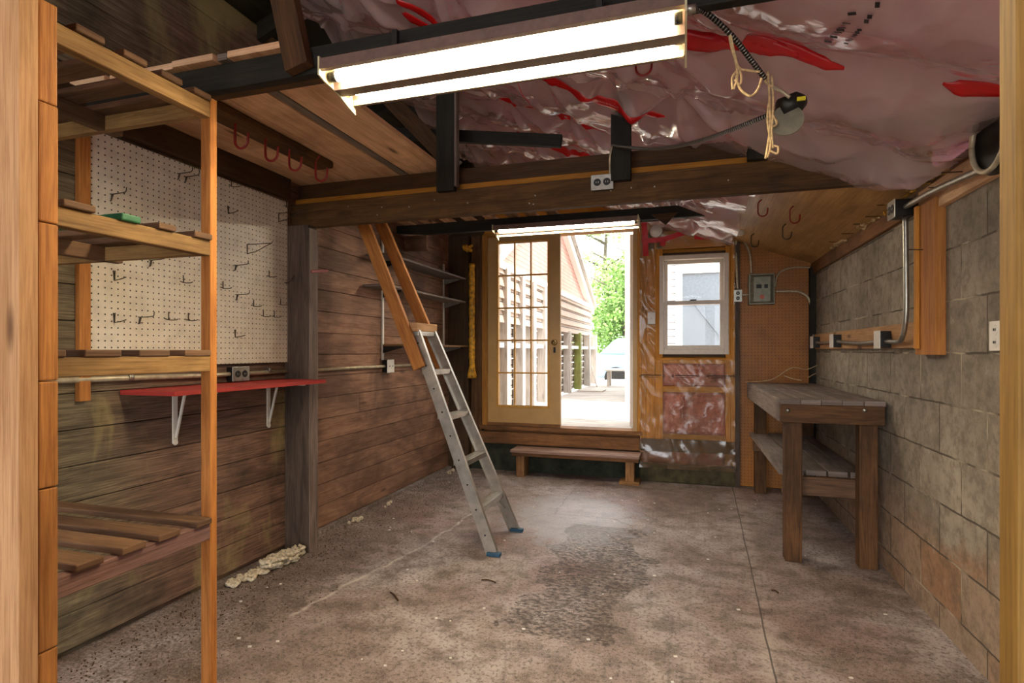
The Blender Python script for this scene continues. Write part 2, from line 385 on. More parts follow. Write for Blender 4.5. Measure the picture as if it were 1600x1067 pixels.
def siding(name,c1,c2,pitch=.12,ax=2):
    t=NT(name); q=t.xyz(t.pos()); f=t.M('FRACT',t.M('DIVIDE',q[ax],pitch)); n=t.noise(t.pos(),5,4)
    col=t.mix(n,C(c1),C(c2)); col=t.mix(t.M('LESS_THAN',f,.1),col,C('#5a5450')); t.bump(f,.4,.02); return t.fin(col,.8)
M['ext_siding']=siding('weathered_siding','#a08a78','#c4b1a0',.16)
M['ext_board']=siding('fence_board','#b5a593','#cfc2b3',.14)
M['brick']=siding('red_shingle','#b5806f','#d0a292',.07)
M['ext_white']=siding('white_clapboard','#e6e4de','#f2f0ec',.11)
M['ext_trim']=plain('white_trim_paint','#e9e4dc',.6,nz=.03)
M['ext_post']=wood('mossy_post','#5d5a30','#8d8c50',stain='#7d9a3a',stn=.6)
M['ext_grey']=wood('ext_grey_wood','#a39a90','#cbc2b8')
M['deck']=wood('deck_board','#9d958c','#cbc3ba',stain='#7a7268',stn=.3)
M['conc']=plain('outdoor_concrete','#bdb9b0',.8,nz=.1,sc=3)
M['leaf']=plain('leaf_green','#86ab55',.6,nz=.35,sc=2.5)
M['leaf2']=plain('leaf_light','#b9cf8c',.6,nz=.3,sc=2.5)
M['bark']=wood('bark','#3c342b','#6a5f52')
M['car']=plain('car_paint','#8d9fae',.25,.2,nz=.03)
M['carglass']=plain('car_glass','#8fb5cc',.1,.2,nz=.03)
M['greyglass']=plain('grey_blind','#6d757b',.5,nz=.08)
M['kerb']=plain('mossy_concrete','#4a4229',.9,nz=.4,sc=9,bump=.5)
M['darkcon']=plain('dark_concrete','#2c2f22',.9,nz=.4,sc=9,bump=.5)
M['ink']=plain('printed_ink','#1d1613',.6)
# ------------------------------------------------------------------ floor & walls
n_=0
def trim():
    global n_; n_+=1; return 'trim_%d'%n_
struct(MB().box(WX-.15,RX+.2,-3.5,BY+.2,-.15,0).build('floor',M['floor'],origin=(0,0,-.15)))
# left wall: tongue boards, near bay and far bay
PH=.1575
def left_boards(y0,y1,mat,name,split=None):
    m=MB(); z=.035
    while z<3.2:
        zt=min(z+PH-.004,roofz(WX)+.3)
        if zt<=z: break
        ys=[y0,y1]
        if split: ys=[y0,y0+(y1-y0)*random.choice(split),y1] if random.random()<.6 else ys
        for a,b in zip(ys,ys[1:]):
            d=random.uniform(0,.004); m.box(WX-.03-d,WX-d,a+.0015,b-.0015,z,zt)
        z+=PH
    m.box(WX-.12,WX-.034,y0,y1,-.05,3.35)
    return struct(m.build(name,mat,bevel=.002))
left_boards(-2.5,3.12,M['planks_n'],'wall_left_near',[.35,.6])
left_boards(3.12,BY+.1,M['planks_f'],'wall_left_far',[.3,.55,.8])
# concrete lip at foot of left wall, far bay
struct(MB().box(WX-.01,WX+.035,3.2,BY,0,.028).build('baseboard_left',M['floor']))
# right wall
struct(MB().box(RX,RX+.2,-2.5,BY+.2,-.1,2.09).build('wall_right',M['block'],origin=(RX,3,0)))
# top plate on block wall and the inner face board
m=MB().box(RX-.025,RX+.2,-2.5,BY,2.09,2.17); m.box(RX-.03,RX-.001,3.35,BY,2.035,2.125)
struct(m.build(trim(),M['sillwood'],bevel=.004))
m=MB().box(RX-.032,RX-.001,.92,3.30,1.99,2.12); struct(m.build(trim(),M['loft'],bevel=.003))
# front wall around the opening
struct(MB().box(WX-.1,RX+.2,.80,.90,2.14,2.30).build('trim_header',M['beam'],origin=(0,.85,2.14)))
# ------------------------------------------------------------------ back wall
xj=lambda px,py=600: onY(px,py,BY).x
xa,xb=-2.137,-.44
m=MB()
m.box(WX-.1,xa,BY,BY+.14,-.05,3.7,2); struct(m.build('wall_back',M['darkwood'],origin=(0,BY,0)))
m=MB().box(xa,xb,BY,BY+.14,2.575,3.7,0); m.box(xb,-.26,BY+.02,BY+.14,-.05,3.4,2); m.box(-.26,.425,BY+.02,BY+.14,-.05,1.275,0)
m.box(-.26,.425,BY+.02,BY+.14,2.285,3.0,0); m.box(.425,RX+.2,BY+.02,BY+.14,-.05,3.0,2)
struct(m.build('wall_back_sheathing',M['stud'],origin=(0,BY,0)))
# timbers under the door sill
m=MB(); m.box(xa-.05,xb,BY-.05,BY+.14,.30,.43); m.box(xa,xb,BY-.02,BY+.14,.43,.455)
struct(m.build(trim(),M['sillwood'],bevel=.006))
struct(MB().box(WX,xb,BY-.005,BY+.14,0,.30).build(trim(),M['darkcon'],bevel=.004))
struct(MB().box(xb,.47,BY-.07,BY+.02,0,.185).build('baseboard_back',M['kerb'],bevel=.012))
struct(MB().box(xa-.04,xb+.03,BY-.06,BY+.14,.455,.50).build('trim_sill',M['sillwood'],bevel=.004))
struct(MB().box(WX,-2.29,BY-.10,BY,.0,2.6,2).build(trim(),M['darkwood'],bevel=.004))
struct(MB().box(-2.28,-2.15,BY-.04,BY,.1,2.6,2).build(trim(),M['bench'],bevel=.003))
# casing + jambs
m=MB(); m.box(xa-.01,-2.085,BY-.055,BY+.08,.50,2.6); m.box(xa,xb,BY-.05,BY+.08,2.565,2.62)
struct(m.build(trim(),M['casing'],bevel=.004))
struct(MB().box(xb-.065,xb-.02,BY-.06,BY+.14,.50,2.575).build(trim(),M['door'],bevel=.003))
struct(MB().box(xb-.02,xb+.02,BY-.065,BY,.50,2.6).build(trim(),M['stud'],bevel=.003))
# french door leaf (fixed half)
dx0,dx1,dz0,dz1=-2.08,-1.263,.505,2.56; gy0,gy1=BY-.045,BY-.002
gx0,gx1=xj(781),xj(857); gz0=onY(781,632,BY).z; gz1=onY(781,382,BY).z
m=MB(); m.box(dx0,gx0,gy0,gy1,dz0,dz1,2); m.box(gx1,dx1,gy0,gy1,dz0,dz1,2); m.box(gx0,gx1,gy0,gy1,dz0,gz0,0); m.box(gx0,gx1,gy0,gy1,gz1,dz1,0)
door=struct(m.build('door_1',M['door'],origin=(dx0,BY,dz0)))
m=MB(); e=.022
m.box(gx0-e,gx0,gy0-.008,gy1,gz0-e,gz1+e); m.box(gx1,gx1+e,gy0-.008,gy1,gz0-e,gz1+e); m.box(gx0,gx1,gy0-.008,gy1,gz0-e,gz0); m.box(gx0,gx1,gy0-.008,gy1,gz1,gz1+e)
for i in (1,2): x=gx0+(gx1-gx0)*i/3; m.box(x-.008,x+.008,gy0-.004,gy1-.01,gz0,gz1)
for i in range(1,5): z=gz0+(gz1-gz0)*i/5; m.box(gx0,gx1,gy0-.002,gy1-.012,z-.008,z+.008)
m.build('muntin_grille',M['doortrim'],door,.002)
for i in range(3):
    for j in range(5):
        w=(gx1-gx0)/3;h=(gz1-gz0)/5
        MB().box(gx0+i*w+.006,gx0+(i+1)*w-.006,BY-.026,BY-.022,gz0+j*h+.006,gz0+(j+1)*h-.006).build('pane',M['glass'],door)
k=onY(866,535,BY-.06); m=MB().lathe((k.x,gy0,k.z),(0,-1,0),[(0,.032),(.006,.032),(.008,.012),(.03,.012),(.036,.024),(.05,.03),(.064,.022),(.068,0)])
kn=m.build('door_knob',M['brass'],door); 
MB().box(k.x-.012,k.x+.012,gy0-.006,gy0,k.z-.11,k.z-.05).build('latch_plate',M['dark'],door)
MB().box(dx0,dx1,gy0-.012,gy0,dz0,dz0+.03).build('door_sweep',M['sillwood'],door)
struct(MB().box(xb-.115,xb-.07,BY+.145,BY+.72,.52,2.55).build('door_2',M['ext_trim'],bevel=.003))
# ------------------------------------------------------------------ window
wx0,wx1,wz0,wz1=-.245,.41,1.285,2.275
m=MB(); fw=.045
def frame(m,x0,x1,z0,z1,w,y0,y1,wb=None):
    wb=wb or w
    m.box(x0,x0+w,y0,y1,z0,z1);m.box(x1-w,x1,y0,y1,z0,z1);m.box(x0+w,x1-w,y0,y1,z0,z0+wb);m.box(x0+w,x1-w,y0,y1,z1-w,z1)
frame(m,wx0,wx1,wz0,wz1,fw,BY-.06,BY+.09,.05)
win=struct(m.build('window_1',M['vinyl'],bevel=.004,origin=(wx0,BY,wz0)))
zm=1.80
m=MB(); frame(m,wx0+fw,wx1-fw,zm-.02,wz1-fw,.035,BY+.02,BY+.05); m.build('upper_sash',M['vinyl'],win,.003)
m=MB(); frame(m,wx0+fw-.005,wx1-fw+.005,wz0+.05,zm+.02,.04,BY-.03,BY+.015); m.build('lower_sash',M['vinyl'],win,.003)
MB().box(wx0+fw+.02,wx1-fw-.02,BY+.034,BY+.037,zm,wz1-fw-.02).build('pane',M['glass'],win)
MB().box(wx0+fw+.02,wx1-fw-.02,BY-.01,BY-.007,wz0+.07,zm).build('pane',M['glass'],win)
MB().box(.05,.11,BY-.04,BY-.02,zm+.018,zm+.03).build('sash_lock',M['dark'],win)
m=MB(); frame(m,wx0-.025,wx1+.025,wz0-.025,wz1+.025,.025,BY-.05,BY+.05); struct(m.build(trim(),M['darkwood'],bevel=.002))
m=MB(); frame(m,wx0-.05,wx1+.05,wz0-.06,wz1+.2,.025,BY-.054,BY); struct(m.build(trim(),M['stud'],bevel=.002))
# studs and sheathing behind the clear poly
m=MB(); sy0,sy1=BY-.052,BY+.02
def zb(py,px=1080): return onY(px,py,BY-.05).z
for a,b in ((1001,1010),(1010,1024),(1024,1036),(1133,1141),(1141,1148)): m.box(xj(a)+.001,xj(b)-.001,sy0,sy1,.42,1.24 if a>1024 and a<1133 else 2.62 if a<1100 else 2.5,2)
m.box(xj(1036),xj(1133),sy0,sy1,zb(568),wz0-.06); m.box(xj(1036),xj(1133),sy0,sy1,zb(613),zb(604))
m.box(xj(1001),xj(1148),sy0,sy1,2.34,2.52)
struct(m.build(trim(),M['stud'],bevel=.002))
struct(MB().box(xj(1001),xj(1148),sy0-.005,sy1,.31,.43).build(trim(),M['darkwood'],bevel=.004))
struct(MB().box(xj(1148),xj(1155),BY-.08,BY+.02,0,2.55,2).build(trim(),M['post'],bevel=.003))
def batt(x0,x1,z0,z1,label):
    def fn(x,z):
        e=min((x-x0)/.04,(x1-x)/.04,(z-z0)/.04,(z1-z)/.04,1)
        return (x,BY-.005-.035*math.sqrt(max(e,0))-.012*noise.noise((x*14,z*14,1.3))*max(e,0),z)
    o=MB().grid(fn,40,24,x0,x1,z0,z1).build('insulation_batt',M['pink']); return tag(o,label,'insulation','pink batts behind the clear plastic')
batt(xj(1036),xj(1133),zb(604),zb(568),'pink insulation batt in the short bay directly under the window')
batt(xj(1036),xj(1133),zb(680),zb(613),'large pink insulation batt in the lower wall bay under the crosspiece')
batt(xj(1002),xj(1133),zb(729),zb(708),'narrow pink insulation batt just above the mossy kerb')
batt(xb+.02,.42,2.53,2.78,'pink insulation behind red tape above the window')
def polyfn(x,z):
    e=.010*noise.noise((x*5,z*2.2,3))+.014*max(0,1-2.2*abs(noise.noise((x*7+z*3,z*4,8))))**3+.003*noise.noise((x*22,z*14,2))
    return (x,BY-.066-e,min(z,roofz(x)+.02))
X0p,X1p=xb+.0,xj(1149)
m=MB().grid(polyfn,70,150,X0p,X1p,.14,2.62,skip=lambda x,z:(wx0-.04<x<wx1+.04 and wz0-.05<z<wz1+.06))
poly=tag(m.build('plastic_sheet',M['sheet_w']),'clear poly sheet stapled over the studs and pink insulation around the window','plastic sheet')
MB().grid(lambda x,z:(x,polyfn(x,z)[1]-.004,z),40,10,X0p,X1p,.14,.44).build('dirty_hem',M['sheet_d'],poly,label='grime-stained lower hem')
for gi,(gx0_,gx1_) in enumerate(((1003,1034),(1055,1088),(1109,1143))):
    m=MB()
    for ln,(z,h) in enumerate(((zb(586.5),.011),(zb(589.5),.006))):
        x=xj(gx0_)+(.02 if ln else 0); xe=xj(gx1_)-(.03 if ln else 0)
        while x<xe:
            w=random.uniform(.006,.016); m.box(x,x+w,BY-.089,BY-.0885,z-h/2,z+h/2); x+=w+.003
    for px in ((1000.5,1037),(1051,1091),(1107,1147))[gi]:
        p=onY(px,587.5,BY-.088); m.lathe(p,(0,-1,0),[(0,.012),(.001,.012),(.001,.007),(0,.007)],12)
    m.build('printed_text',M['ink'],poly,label='small black line of printed text')
def tape(pts,w,parent,nrm,name='red_tape'):
    # ribbon through pts lying in plane of normal nrm
    pts=spline(pts,5); nrm=Vector(nrm); m=MB(); b=[]
    for i,p in enumerate(pts):
        t=(pts[min(i+1,len(pts)-1)]-pts[max(i-1,0)]).normalized(); s=t.cross(nrm).normalized()*w/2
        m.v+= [p-s,p+s,p+s+nrm*.002,p-s+nrm*.002]
        if i:
            k=4*(i-1)
            for a,c in ((0,1),(1,2),(2,3),(3,0)): m.quadface([k+a,k+c,k+4+c,k+4+a],[(0,0)]*4,False)
    return m.build(name,M['redtape'],parent)
Q=lambda px,py:onY(px,py,BY-.082)
tape([Q(1006,340),Q(1008,370),Q(1009,400)],.055,poly,(0,-1,0)); tape([Q(1003,376),Q(1035,374),Q(1070,363)],.05,poly,(0,-1,0)); tape([Q(1003,344),Q(1030,343)],.03,poly,(0,-1,0))
tape([Q(1050,346),Q(1080,358),Q(1100,362),Q(1128,372)],.075,poly,(0,-1,0)); tape([Q(1037,374),Q(1035,384)],.05,poly,(0,-1,0)); tape([Q(1085,370),Q(1110,371)],.05,poly,(0,-1,0))
# brown pegboard
tag(MB().box(xj(1155),RX-.03,BY-.03,BY+.015,.02,2.55,2).build('pegboard',M['pegb']),'tall brown perforated hardboard panel behind the breaker panel and workbench','pegboard')
struct(MB().box(RX-.05,RX-.001,BY-.10,BY,0,2.1,2).build(trim(),M['joist'],bevel=.003))
# ------------------------------------------------------------------ roof
def slab(x0,x1,y0,y1,lo,th,mat,name,nb=1,along='y'):
    m=MB(); z0,z1=roofz(x0)+lo,roofz(x1)+lo
    for i in range(nb):
        a0,a1=i/nb,(i+1)/nb; g=.004 if nb>1 else 0
        xa_,xb_=x0+(x1-x0)*a0,x0+(x1-x0)*a1
        za,zb_=z0+(z1-z0)*a0,z0+(z1-z0)*a1
        m.bar(((xa_+xb_)/2,y0,(za+zb_)/2+th/2),((xa_+xb_)/2,y1,(za+zb_)/2+th/2),math.hypot(xb_-xa_,zb_-za)-g,th,side=(xb_-xa_,0,zb_-za))
    return m.build(name,mat)
struct(slab(RIDGE,RX+.35,-2.5,BY+.3,.16,.04,M['insul'],'ceiling_right'))
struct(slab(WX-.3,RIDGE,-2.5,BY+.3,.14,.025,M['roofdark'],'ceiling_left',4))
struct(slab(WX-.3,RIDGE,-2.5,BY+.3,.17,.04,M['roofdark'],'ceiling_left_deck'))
# rafters (left slope, visible) 
for k,y in enumerate([1.05,1.62,2.23,2.85,3.47,4.09,4.71,5.33]):
    o=MB().bar((WX-.05,y,roofz(WX-.05)+.085),(RIDGE,y,roofz(RIDGE)+.085),.045,.10,side=(0,1,0)).build('rafter',M['joist'])
    o['label']='dark rafter under the left roof slope, number %s counted from the camera'%('first second third fourth fifth sixth seventh eighth'.split()[k]); o['category']='rafter'; o['group']='rafters of the left slope'
# ceiling plastic, billowing between rafters
STP=[]
rs_=random.Random(3)
for k in range(-2,6):
    yk=2.23+.62*k
    for xi in range(9):
        STP.append((-1.9+xi*.38+rs_.uniform(-.1,.1),yk+rs_.uniform(-.03,.03),rs_.uniform(.5,1.3),rs_.uniform(0,6.28),rs_.choice((5,6,7,8))))
def sheetz(x,y):
    r=roofz(x)-.012
    p=(y-2.23)/.62; k=math.floor(p); f=p-k
    A=.135+.06*noise.noise((k*3.1,x*.9,5))
    sag=A*max(math.sin(math.pi*f),0)**.7
    edge=min(1,(RX-x)/.25)
    w=.04*noise.noise((x*1.1+y*.7,y*1.5-x*.6,2.2))
    wr=0
    for sx,sy,a,ph,n in STP:
        dx,dy=x-sx,y-sy; d=dx*dx+dy*dy
        if d<.16:
            d=math.sqrt(d); th_=math.atan2(dy,dx); c=math.cos(n*th_+ph+2.5*noise.noise((sx,sy,d*3)))
            wr+=a*(.034 if x<.2 else .012)*max(c,0)**2.0*math.sin(min(d/.4,1)*math.pi)
    g2=1-abs(noise.noise((x*4+y*2.2,y*4.5-x*2.4,1.1)))*2
    wr+=.006*max(g2,0)**4
    dr=.09*math.exp(-((x-1.0)/.16)**2-((y-2.95)/.2)**2)
    return r-sag*edge-w*.8+.02-wr-dr
m=MB().grid(lambda x,y:(x,y,sheetz(x,y)),190,330,RIDGE-.02,RX-.02,.92,3.45)
m.grid(lambda x,y:(x,y,sheetz(x,y)),110,170,RIDGE-.02,.42,3.45,BY-.02)
sheet=tag(m.build('plastic_sheet',M['sheet']),'crinkled clear vapour barrier sagging under the pink roof insulation, seams taped red','plastic sheet')
def ctape(x0,x1,y,dy,w,wob=.03):
    pts=[]; n=40
    m=MB()
    for i in range(n+1):
        x=x0+(x1-x0)*i/n; yy=y+dy*i/n+wob*noise.noise((x*2,y*3,4))
        for s in (-.5,-.17,.17,.5):
            yv=yy+s*w*min(1,.25+5*i/n,.25+5*(n-i)/n)*(.7+.5*abs(noise.noise((x*5,yy,9)))); m.v.append(Vector((x,yv,sheetz(x,yv)-.004)))
    for i in range(n):
        for j in range(3): b=i*4+j; m.quadface([b,b+4,b+5,b+1],[(0,0)]*4,True)
    o=m.build('red_tape',M['redtape'],sheet); so=o.modifiers.new('s','SOLIDIFY'); so.thickness=.001
for a in ((.10,.55,2.25,.02,.04),(.85,1.12,2.27,.02,.05),(-.35,.4,2.29,-.02,.06),(-.95,-.25,2.90,.10,.05),(-1.3,-.8,2.35,.35,.07),(-1.2,-.4,3.52,.0,.045),(-.5,-.1,2.99,.02,.05),(-1.3,-1.0,1.75,.25,.06),(-1.1,-.7,2.55,.35,.05),(-1.25,-.6,4.15,0,.05),(-1.32,-1.15,2.45,.1,.07),(-.9,-.84,2.95,.55,.045),(-.6,.1,1.68,.05,.05)): ctape(*a)
# printed marks on ceiling sheet
m=MB()
p0=onY(1252,8,2.0); 
for row,(dx_,dl) in enumerate(((0,0),(.045,.02))):
    y=1.52+dl
    while y<2.02:
        l=random.uniform(.005,.018); x=.50+dx_-(y-1.5)*.12
        if random.random()<.75:
            zc=sheetz(x,y+l/2)-.008; m.bar((x,y,sheetz(x,y)-.006),(x+.004,y+l,sheetz(x,y+l)-.006),.012 if row else .022,.001,side=(1,0,-.37))
        y+=l+(.004 if random.random()<.8 else .03)
m.build('printed_text',M['ink'],sheet,label='black printed writing on the film')
m=MB(); pf=onY(1400,237,2.9); m.tube(spline([pf+Vector((.0,0,.02)),pf+Vector((.012,0,.01)),pf,pf+Vector((-.004,0,-.02))]),.003,6)
tag(m.build('wood_sliver',M['white']),'small pale curled sliver stuck on the ceiling plastic, right side','debris')
# plywood panel on the right of the rear bay
m=MB(); x0,x1=.40,RX-.02
m.hexa(((x0+x1)/2,(3.38+BY-.02)/2,(roofz(x0)+roofz(x1))/2-.03),(((x1-x0)/2,0,(roofz(x1)-roofz(x0))/2),(0,(BY-.02-3.38)/2,0),(.004,0,.01)),1)
tag(m.build('plywood_panel',M['ply']),'sheet of tan plywood lining the low roof slope over the workbench','panel')
# ------------------------------------------------------------------ loft boards
ys0,ys1=1.755,3.34
xs=[-2.52,-2.36,-2.16,-2.0,-1.80,-1.735,-1.50,-1.44][::1]
lb=[(-2.52,-2.32,'loft'),(-2.31,-2.14,'loft'),(-2.13,-1.965,'loft'),(-1.96,-1.755,'loft'),(-1.745,-1.70,'loftgrey'),(-1.69,-1.44,'loft')]
lab=['pale loft board against the left wall, above the red hooks','second loft board out from the left wall','third loft board out from the left wall, ending in a lit edge','wide knotty loft board left of the grey batten','narrow grey batten between the wide loft boards','outermost wide loft board, beside the king post']
for i,(a,b,mt) in enumerate(lb):
    o=MB().box(a,b,ys0-random.uniform(0,.05),ys1+random.uniform(-.03,.1),2.452,2.478,1).build('loft_board',M[mt],bevel=.002); tag(o,lab[i],'board','boards of the loft')
lb2=[-2.45,-2.25,-2.05,-1.85,-1.65,-1.45,-1.28,-1.10]
for i,x in enumerate(lb2):
    o=MB().box(x,x+.085,4.30,4.90,2.466,2.488,1).build('loft_board',M['loft'],bevel=.002)
    tag(o,'short pale slat laid over the rear dark joist, %s from the left wall'%('first second third fourth fifth sixth seventh eighth'.split()[i]),'board','slats on the rear joist')
tag(MB().box(-2.13,-2.0,1.84,2.86,2.405,2.45,1).build('ceiling_plank',M['beam'],bevel=.012),'dark rounded-end plank under the loft boards above the red hooks','board')
tag(MB().box(-2.3,-2.15,1.84,3.0,2.43,2.45,1).build('ceiling_plank',M['loft'],bevel=.004),'pale plank under the loft carrying the row of red hooks','board')
# wall plate along the left wall
m=MB(); m.box(WX,WX+.05,.92,3.08,2.32,2.452); struct(m.build(trim(),M['darkwood'],bevel=.006))
# ------------------------------------------------------------------ posts, beams, trusses
t=tag(MB().box(WX,-2.345,3.075,3.165,0,2.145,2).build('wall_post',M['post'],bevel=.004),'grey square timber post against the left wall under the heavy beam','post')
MB().box(-2.347,-2.336,3.08,3.163,0,2.12,2).build('lit_face',M['postlight'],t,.002,label='side face of the post, painted paler as if lit')  # light on the post's side face put into a paler copy of its wood
t=tag(MB().box(WX,RX-.03,3.13,3.18,2.14,2.30).build('tie_beam',M['beam'],bevel=.004),'heavy brown tie beam across the room carrying the outlet box','beam')
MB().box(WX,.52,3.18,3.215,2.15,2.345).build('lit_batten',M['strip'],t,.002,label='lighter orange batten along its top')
m=MB(); m.prism([(WX,3.215,2.2),(.62,3.215,2.2),(.25,3.215,2.452),(WX,3.215,2.452)],(0,.04,0))
tag(m.build('backing_beam',M['brace'],bevel=.003),'dark brown board standing behind the heavy tie beam','beam')
m=MB()
for q_ in range(14): 
    x=random.uniform(-2.2,.9); z=random.uniform(2.17,2.27); m.disc((x,3.128,z),(0,1,0),.004,.004,8)
m.build('nail_head',M['metal'],t)
p=onY(683,128,3.10); q=onY(713,128,3.10)
tag(MB().box(p.x,q.x-.01,3.085,3.129,2.285,roofz(p.x)-.0,2).build('king_post',M['joist'],bevel=.003),'black upright truss post standing on the tie beam beside the loft boards','post','truss posts on the tie beam')
MBk=MB().box(q.x-.012,q.x+.004,3.09,3.135,2.31,2.95,2); tag(MBk.build('post_batten',M['postlight'],bevel=.002),'thin weathered batten along the right of the tall truss post','board')
p=onY(955,160,3.10); q=onY(986,160,3.10)
tag(MB().box(p.x,q.x,3.085,3.129,2.255,roofz(p.x)+.0,2).build('truss_post',M['joist'],bevel=.003),'middle black upright post of the truss, cable tied across it','post','truss posts on the tie beam')
p=onY(1168,210,3.10); q=onY(1200,210,3.10)
tag(MB().box(p.x,q.x,3.085,3.129,2.30,roofz(p.x)-.0,2).build('truss_post',M['joist'],bevel=.003),'shortest black upright post of the truss, right of the oval disc cord','post','truss posts on the tie beam')
a=onY(590,140,3.19);b=onY(712,262,3.19)
tag(MB().bar(onY(585,130,3.15)+Vector((0,.02,0)),b,.04,.10,side=(0,1,0)).build('diagonal_brace',M['brace'],bevel=.003),'dark diagonal brace running up left behind the tall truss post','brace')
tag(MB().bar((-2.0,3.34,2.80),(-.72,3.34,2.60),.04,.075,side=(0,1,0)).build('collar_tie',M['joist'],bevel=.003),'black collar tie behind the tall truss post','beam')
tag(MB().box(WX,RX-.03,1.76,1.80,2.352,2.452).build('ceiling_joist',M['joist'],bevel=.003),'black near joist above the big fluorescent fixture','beam')
tag(MB().box(WX,-1.28,1.80,1.84,2.352,2.39).build('joist_lip',M['beam'],bevel=.002),'brown ledger strip behind the near joist under the loft boards','board')
tag(MB().bar(onY(437,-40,1.735),onY(468,108,1.735),.045,.10,side=(0,1,0)).build('diagonal_brace',M['brace'],bevel=.004),'brown brace nailed down to the near joist left of the fixture','brace')
tag(MB().prism([(WX+.3,4.57,2.37),(.15,4.57,2.37),(-.05,4.57,2.465),(WX+.0,4.57,2.465),(WX,4.57,2.40)],(0,.045,0)).build('ceiling_joist',M['joist'],bevel=.003),'black rear joist above the far fluorescent fixture','beam')
g0,g1,g2=onY(1018,336,4.56),onY(1059,332,4.56),onY(1040,352,4.56)
tag(MB().prism([g0,g2,g1],(0,-.012,0)).build('gusset_plate',M['brace']),'small triangular plywood gusset on the rear joist','plate')
tag(MB().box(-2.53,-2.30,4.72,4.76,2.26,2.40).build('joist_block',M['planks_f'],bevel=.003),'short wood block under the left end of the rear joist','block')
# red screw hooks
def screwhook(P,mat,name,label,s=1,group='red hooks under the loft'):
    P=Vector(P); c=P+Vector((.0,0,-.075*s))
    pts=[P,P+Vector((-.018*s,0,-.018*s)),P+Vector((-.02*s,0,-.05*s))]+arc(c+Vector((.006*s,0,0)),.026*s,math.pi,2*math.pi,(1,0,0),(0,0,1),8)+[c+Vector((.034*s,0,.022*s))]
    m=MB().tube(spline(pts,3),.0042*s,8); o=m.build(name,mat,origin=P); return tag(o,label,'hook',group)
hk=['red ceiling hook nearest the orange shelf post','second red ceiling hook from the orange shelf post','third red ceiling hook from the orange shelf post','red ceiling hook nearest the heavy tie beam']
h0=None
for i,(px,py) in enumerate(((375,184),(422,207),(459,224),(500,243))):
    P=onZ(px,py,2.432)
    if h0 is None: h0=screwhook(P,M['redhook'],'screw_hook',hk[0],1.45)
    else: o=h0.copy(); COL.objects.link(o); o.location=P; o['label']=hk[i]
P=onY(1003,72,1.95); P.z=min(P.z,sheetz(P.x,P.y)+.01)
screwhook(P,M['redhook'],'screw_hook','single red hook hanging through the ceiling plastic under the fixture',1.0,'hook in the plastic')
for i,(px,py,l) in enumerate(((1190,312,'dark'),(1240,322,'dark'),(1228,350,'dark'),(1178,365,'dark'))):
    # find point on plywood plane z=2.17+.37(RX-x)-.045
    r=ray(px,py); d=2.17+.37*RX-.045; tt=(d-CZ)/(.37*r.x+r.z); P=r*tt+Vector((0,0,CZ))
    screwhook(P,M['redhook'] if i<2 else M['wire'],'screw_hook',['rusty hook in the plywood beside the lampholder conduit','rusty hook in the plywood, furthest right of the four','dark hook in the plywood below the furthest right one','thin hook in the plywood nearest the back wall, above the breaker panel'][i],1.15,'hooks in the plywood')
# ------------------------------------------------------------------ fluorescent fixtures
def fixture(name,label,x0,x1,y0,y1,z0,z1,two,tubem):
    T=thing(name,label,'light fixture',((x0+x1)/2,(y0+y1)/2,z0))
    w=y1-y0; ym=(y0+y1)/2
    m=MB()
    # housing profile in y-z: near side with backlit shade in its brown, sloped reflector wings, central ridge
    prof=[(y0,z1),(y0,z1-.035),(y0+.012,z1-.04),(y0+.03,z1-.012),(ym-.034,z1-.012),(ym-.026,z0+.004),(ym+.026,z0+.004),(ym+.034,z1-.012),(y1-.03,z1-.012),(y1-.012,z0+.005),(y1,z0),(y1,z1)]
    m.prism([(x0,a,b) for a,b in prof],(x1-x0,0,0)); m.build('housing',M['fixback'],T)
    m=MB(); m.box(x0+.004,x1-.004,y1-.016,y1-.010,z0+.0,z1-.014); m.bar((x0+.004,y1-.03,z1-.018),(x1-.004,y1-.03,z1-.018),.04,.004,side=(0,1,0)); m.bar((x0+.004,y0+.03,z1-.018),(x1-.004,y0+.03,z1-.018),.05,.004,side=(0,1,0))
    m.build('reflector',M['fixture'],T,label='cream enamel reflector')
    for s,x in ((-1,x0),(1,x1)):
        m=MB(); m.prism([(x,y0-.003,z1+.006),(x,y0-.003,z0+.022),(x,y0+.03,z0+.012),(x,ym,z0+.004),(x,y1-.03,z0-.02),(x,y1+.004,z0-.028),(x,y1+.004,z1+.006)],(.006*s,0,0)); m.build('end_cap',M['fixture'],T)
    yt=[y0+.052,y1-.052] if two else [ym]
    for y in yt:
        tb=MB().tube([(x0+.035,y,z0+.036),(x1-.03,y,z0+.036)],.0175,16).build('tube',tubem,T)
        for xx,s in ((x0+.02,1),(x1-.02,-1)): MB().tube([(xx-.014*s,y,z0+.036),(xx+.016*s,y,z0+.036)],.017,12).build('tube_socket',M['dark'],tb)
    return T
FX0,FX1=-1.19,.0
fixture('fluorescent_fixture','big twin-tube fluorescent fixture hung under the near joist, both tubes lit',FX0,FX1,1.62,1.835,2.24,2.318,True,M['tube'])
for x,w_ in ((-.95,'left'),(-.25,'right')):
    m=MB().box(x-.01,x+.01,1.70,1.72,2.316,2.42); m.box(x-.01,x+.01,1.70,1.80,2.34,2.345)
    tag(m.build('fixture_strap',M['dark']),'dark metal strap holding the %s end of the big fixture to the joist'%w_,'bracket')
fp0,fp1=onY(776,372,4.50),onY(998,346,4.50)
fixture('fluorescent_fixture','far fluorescent fixture glowing white over the doorway',fp0.x,fp1.x,4.40,4.56,2.30,2.368,True,M['tube2'])
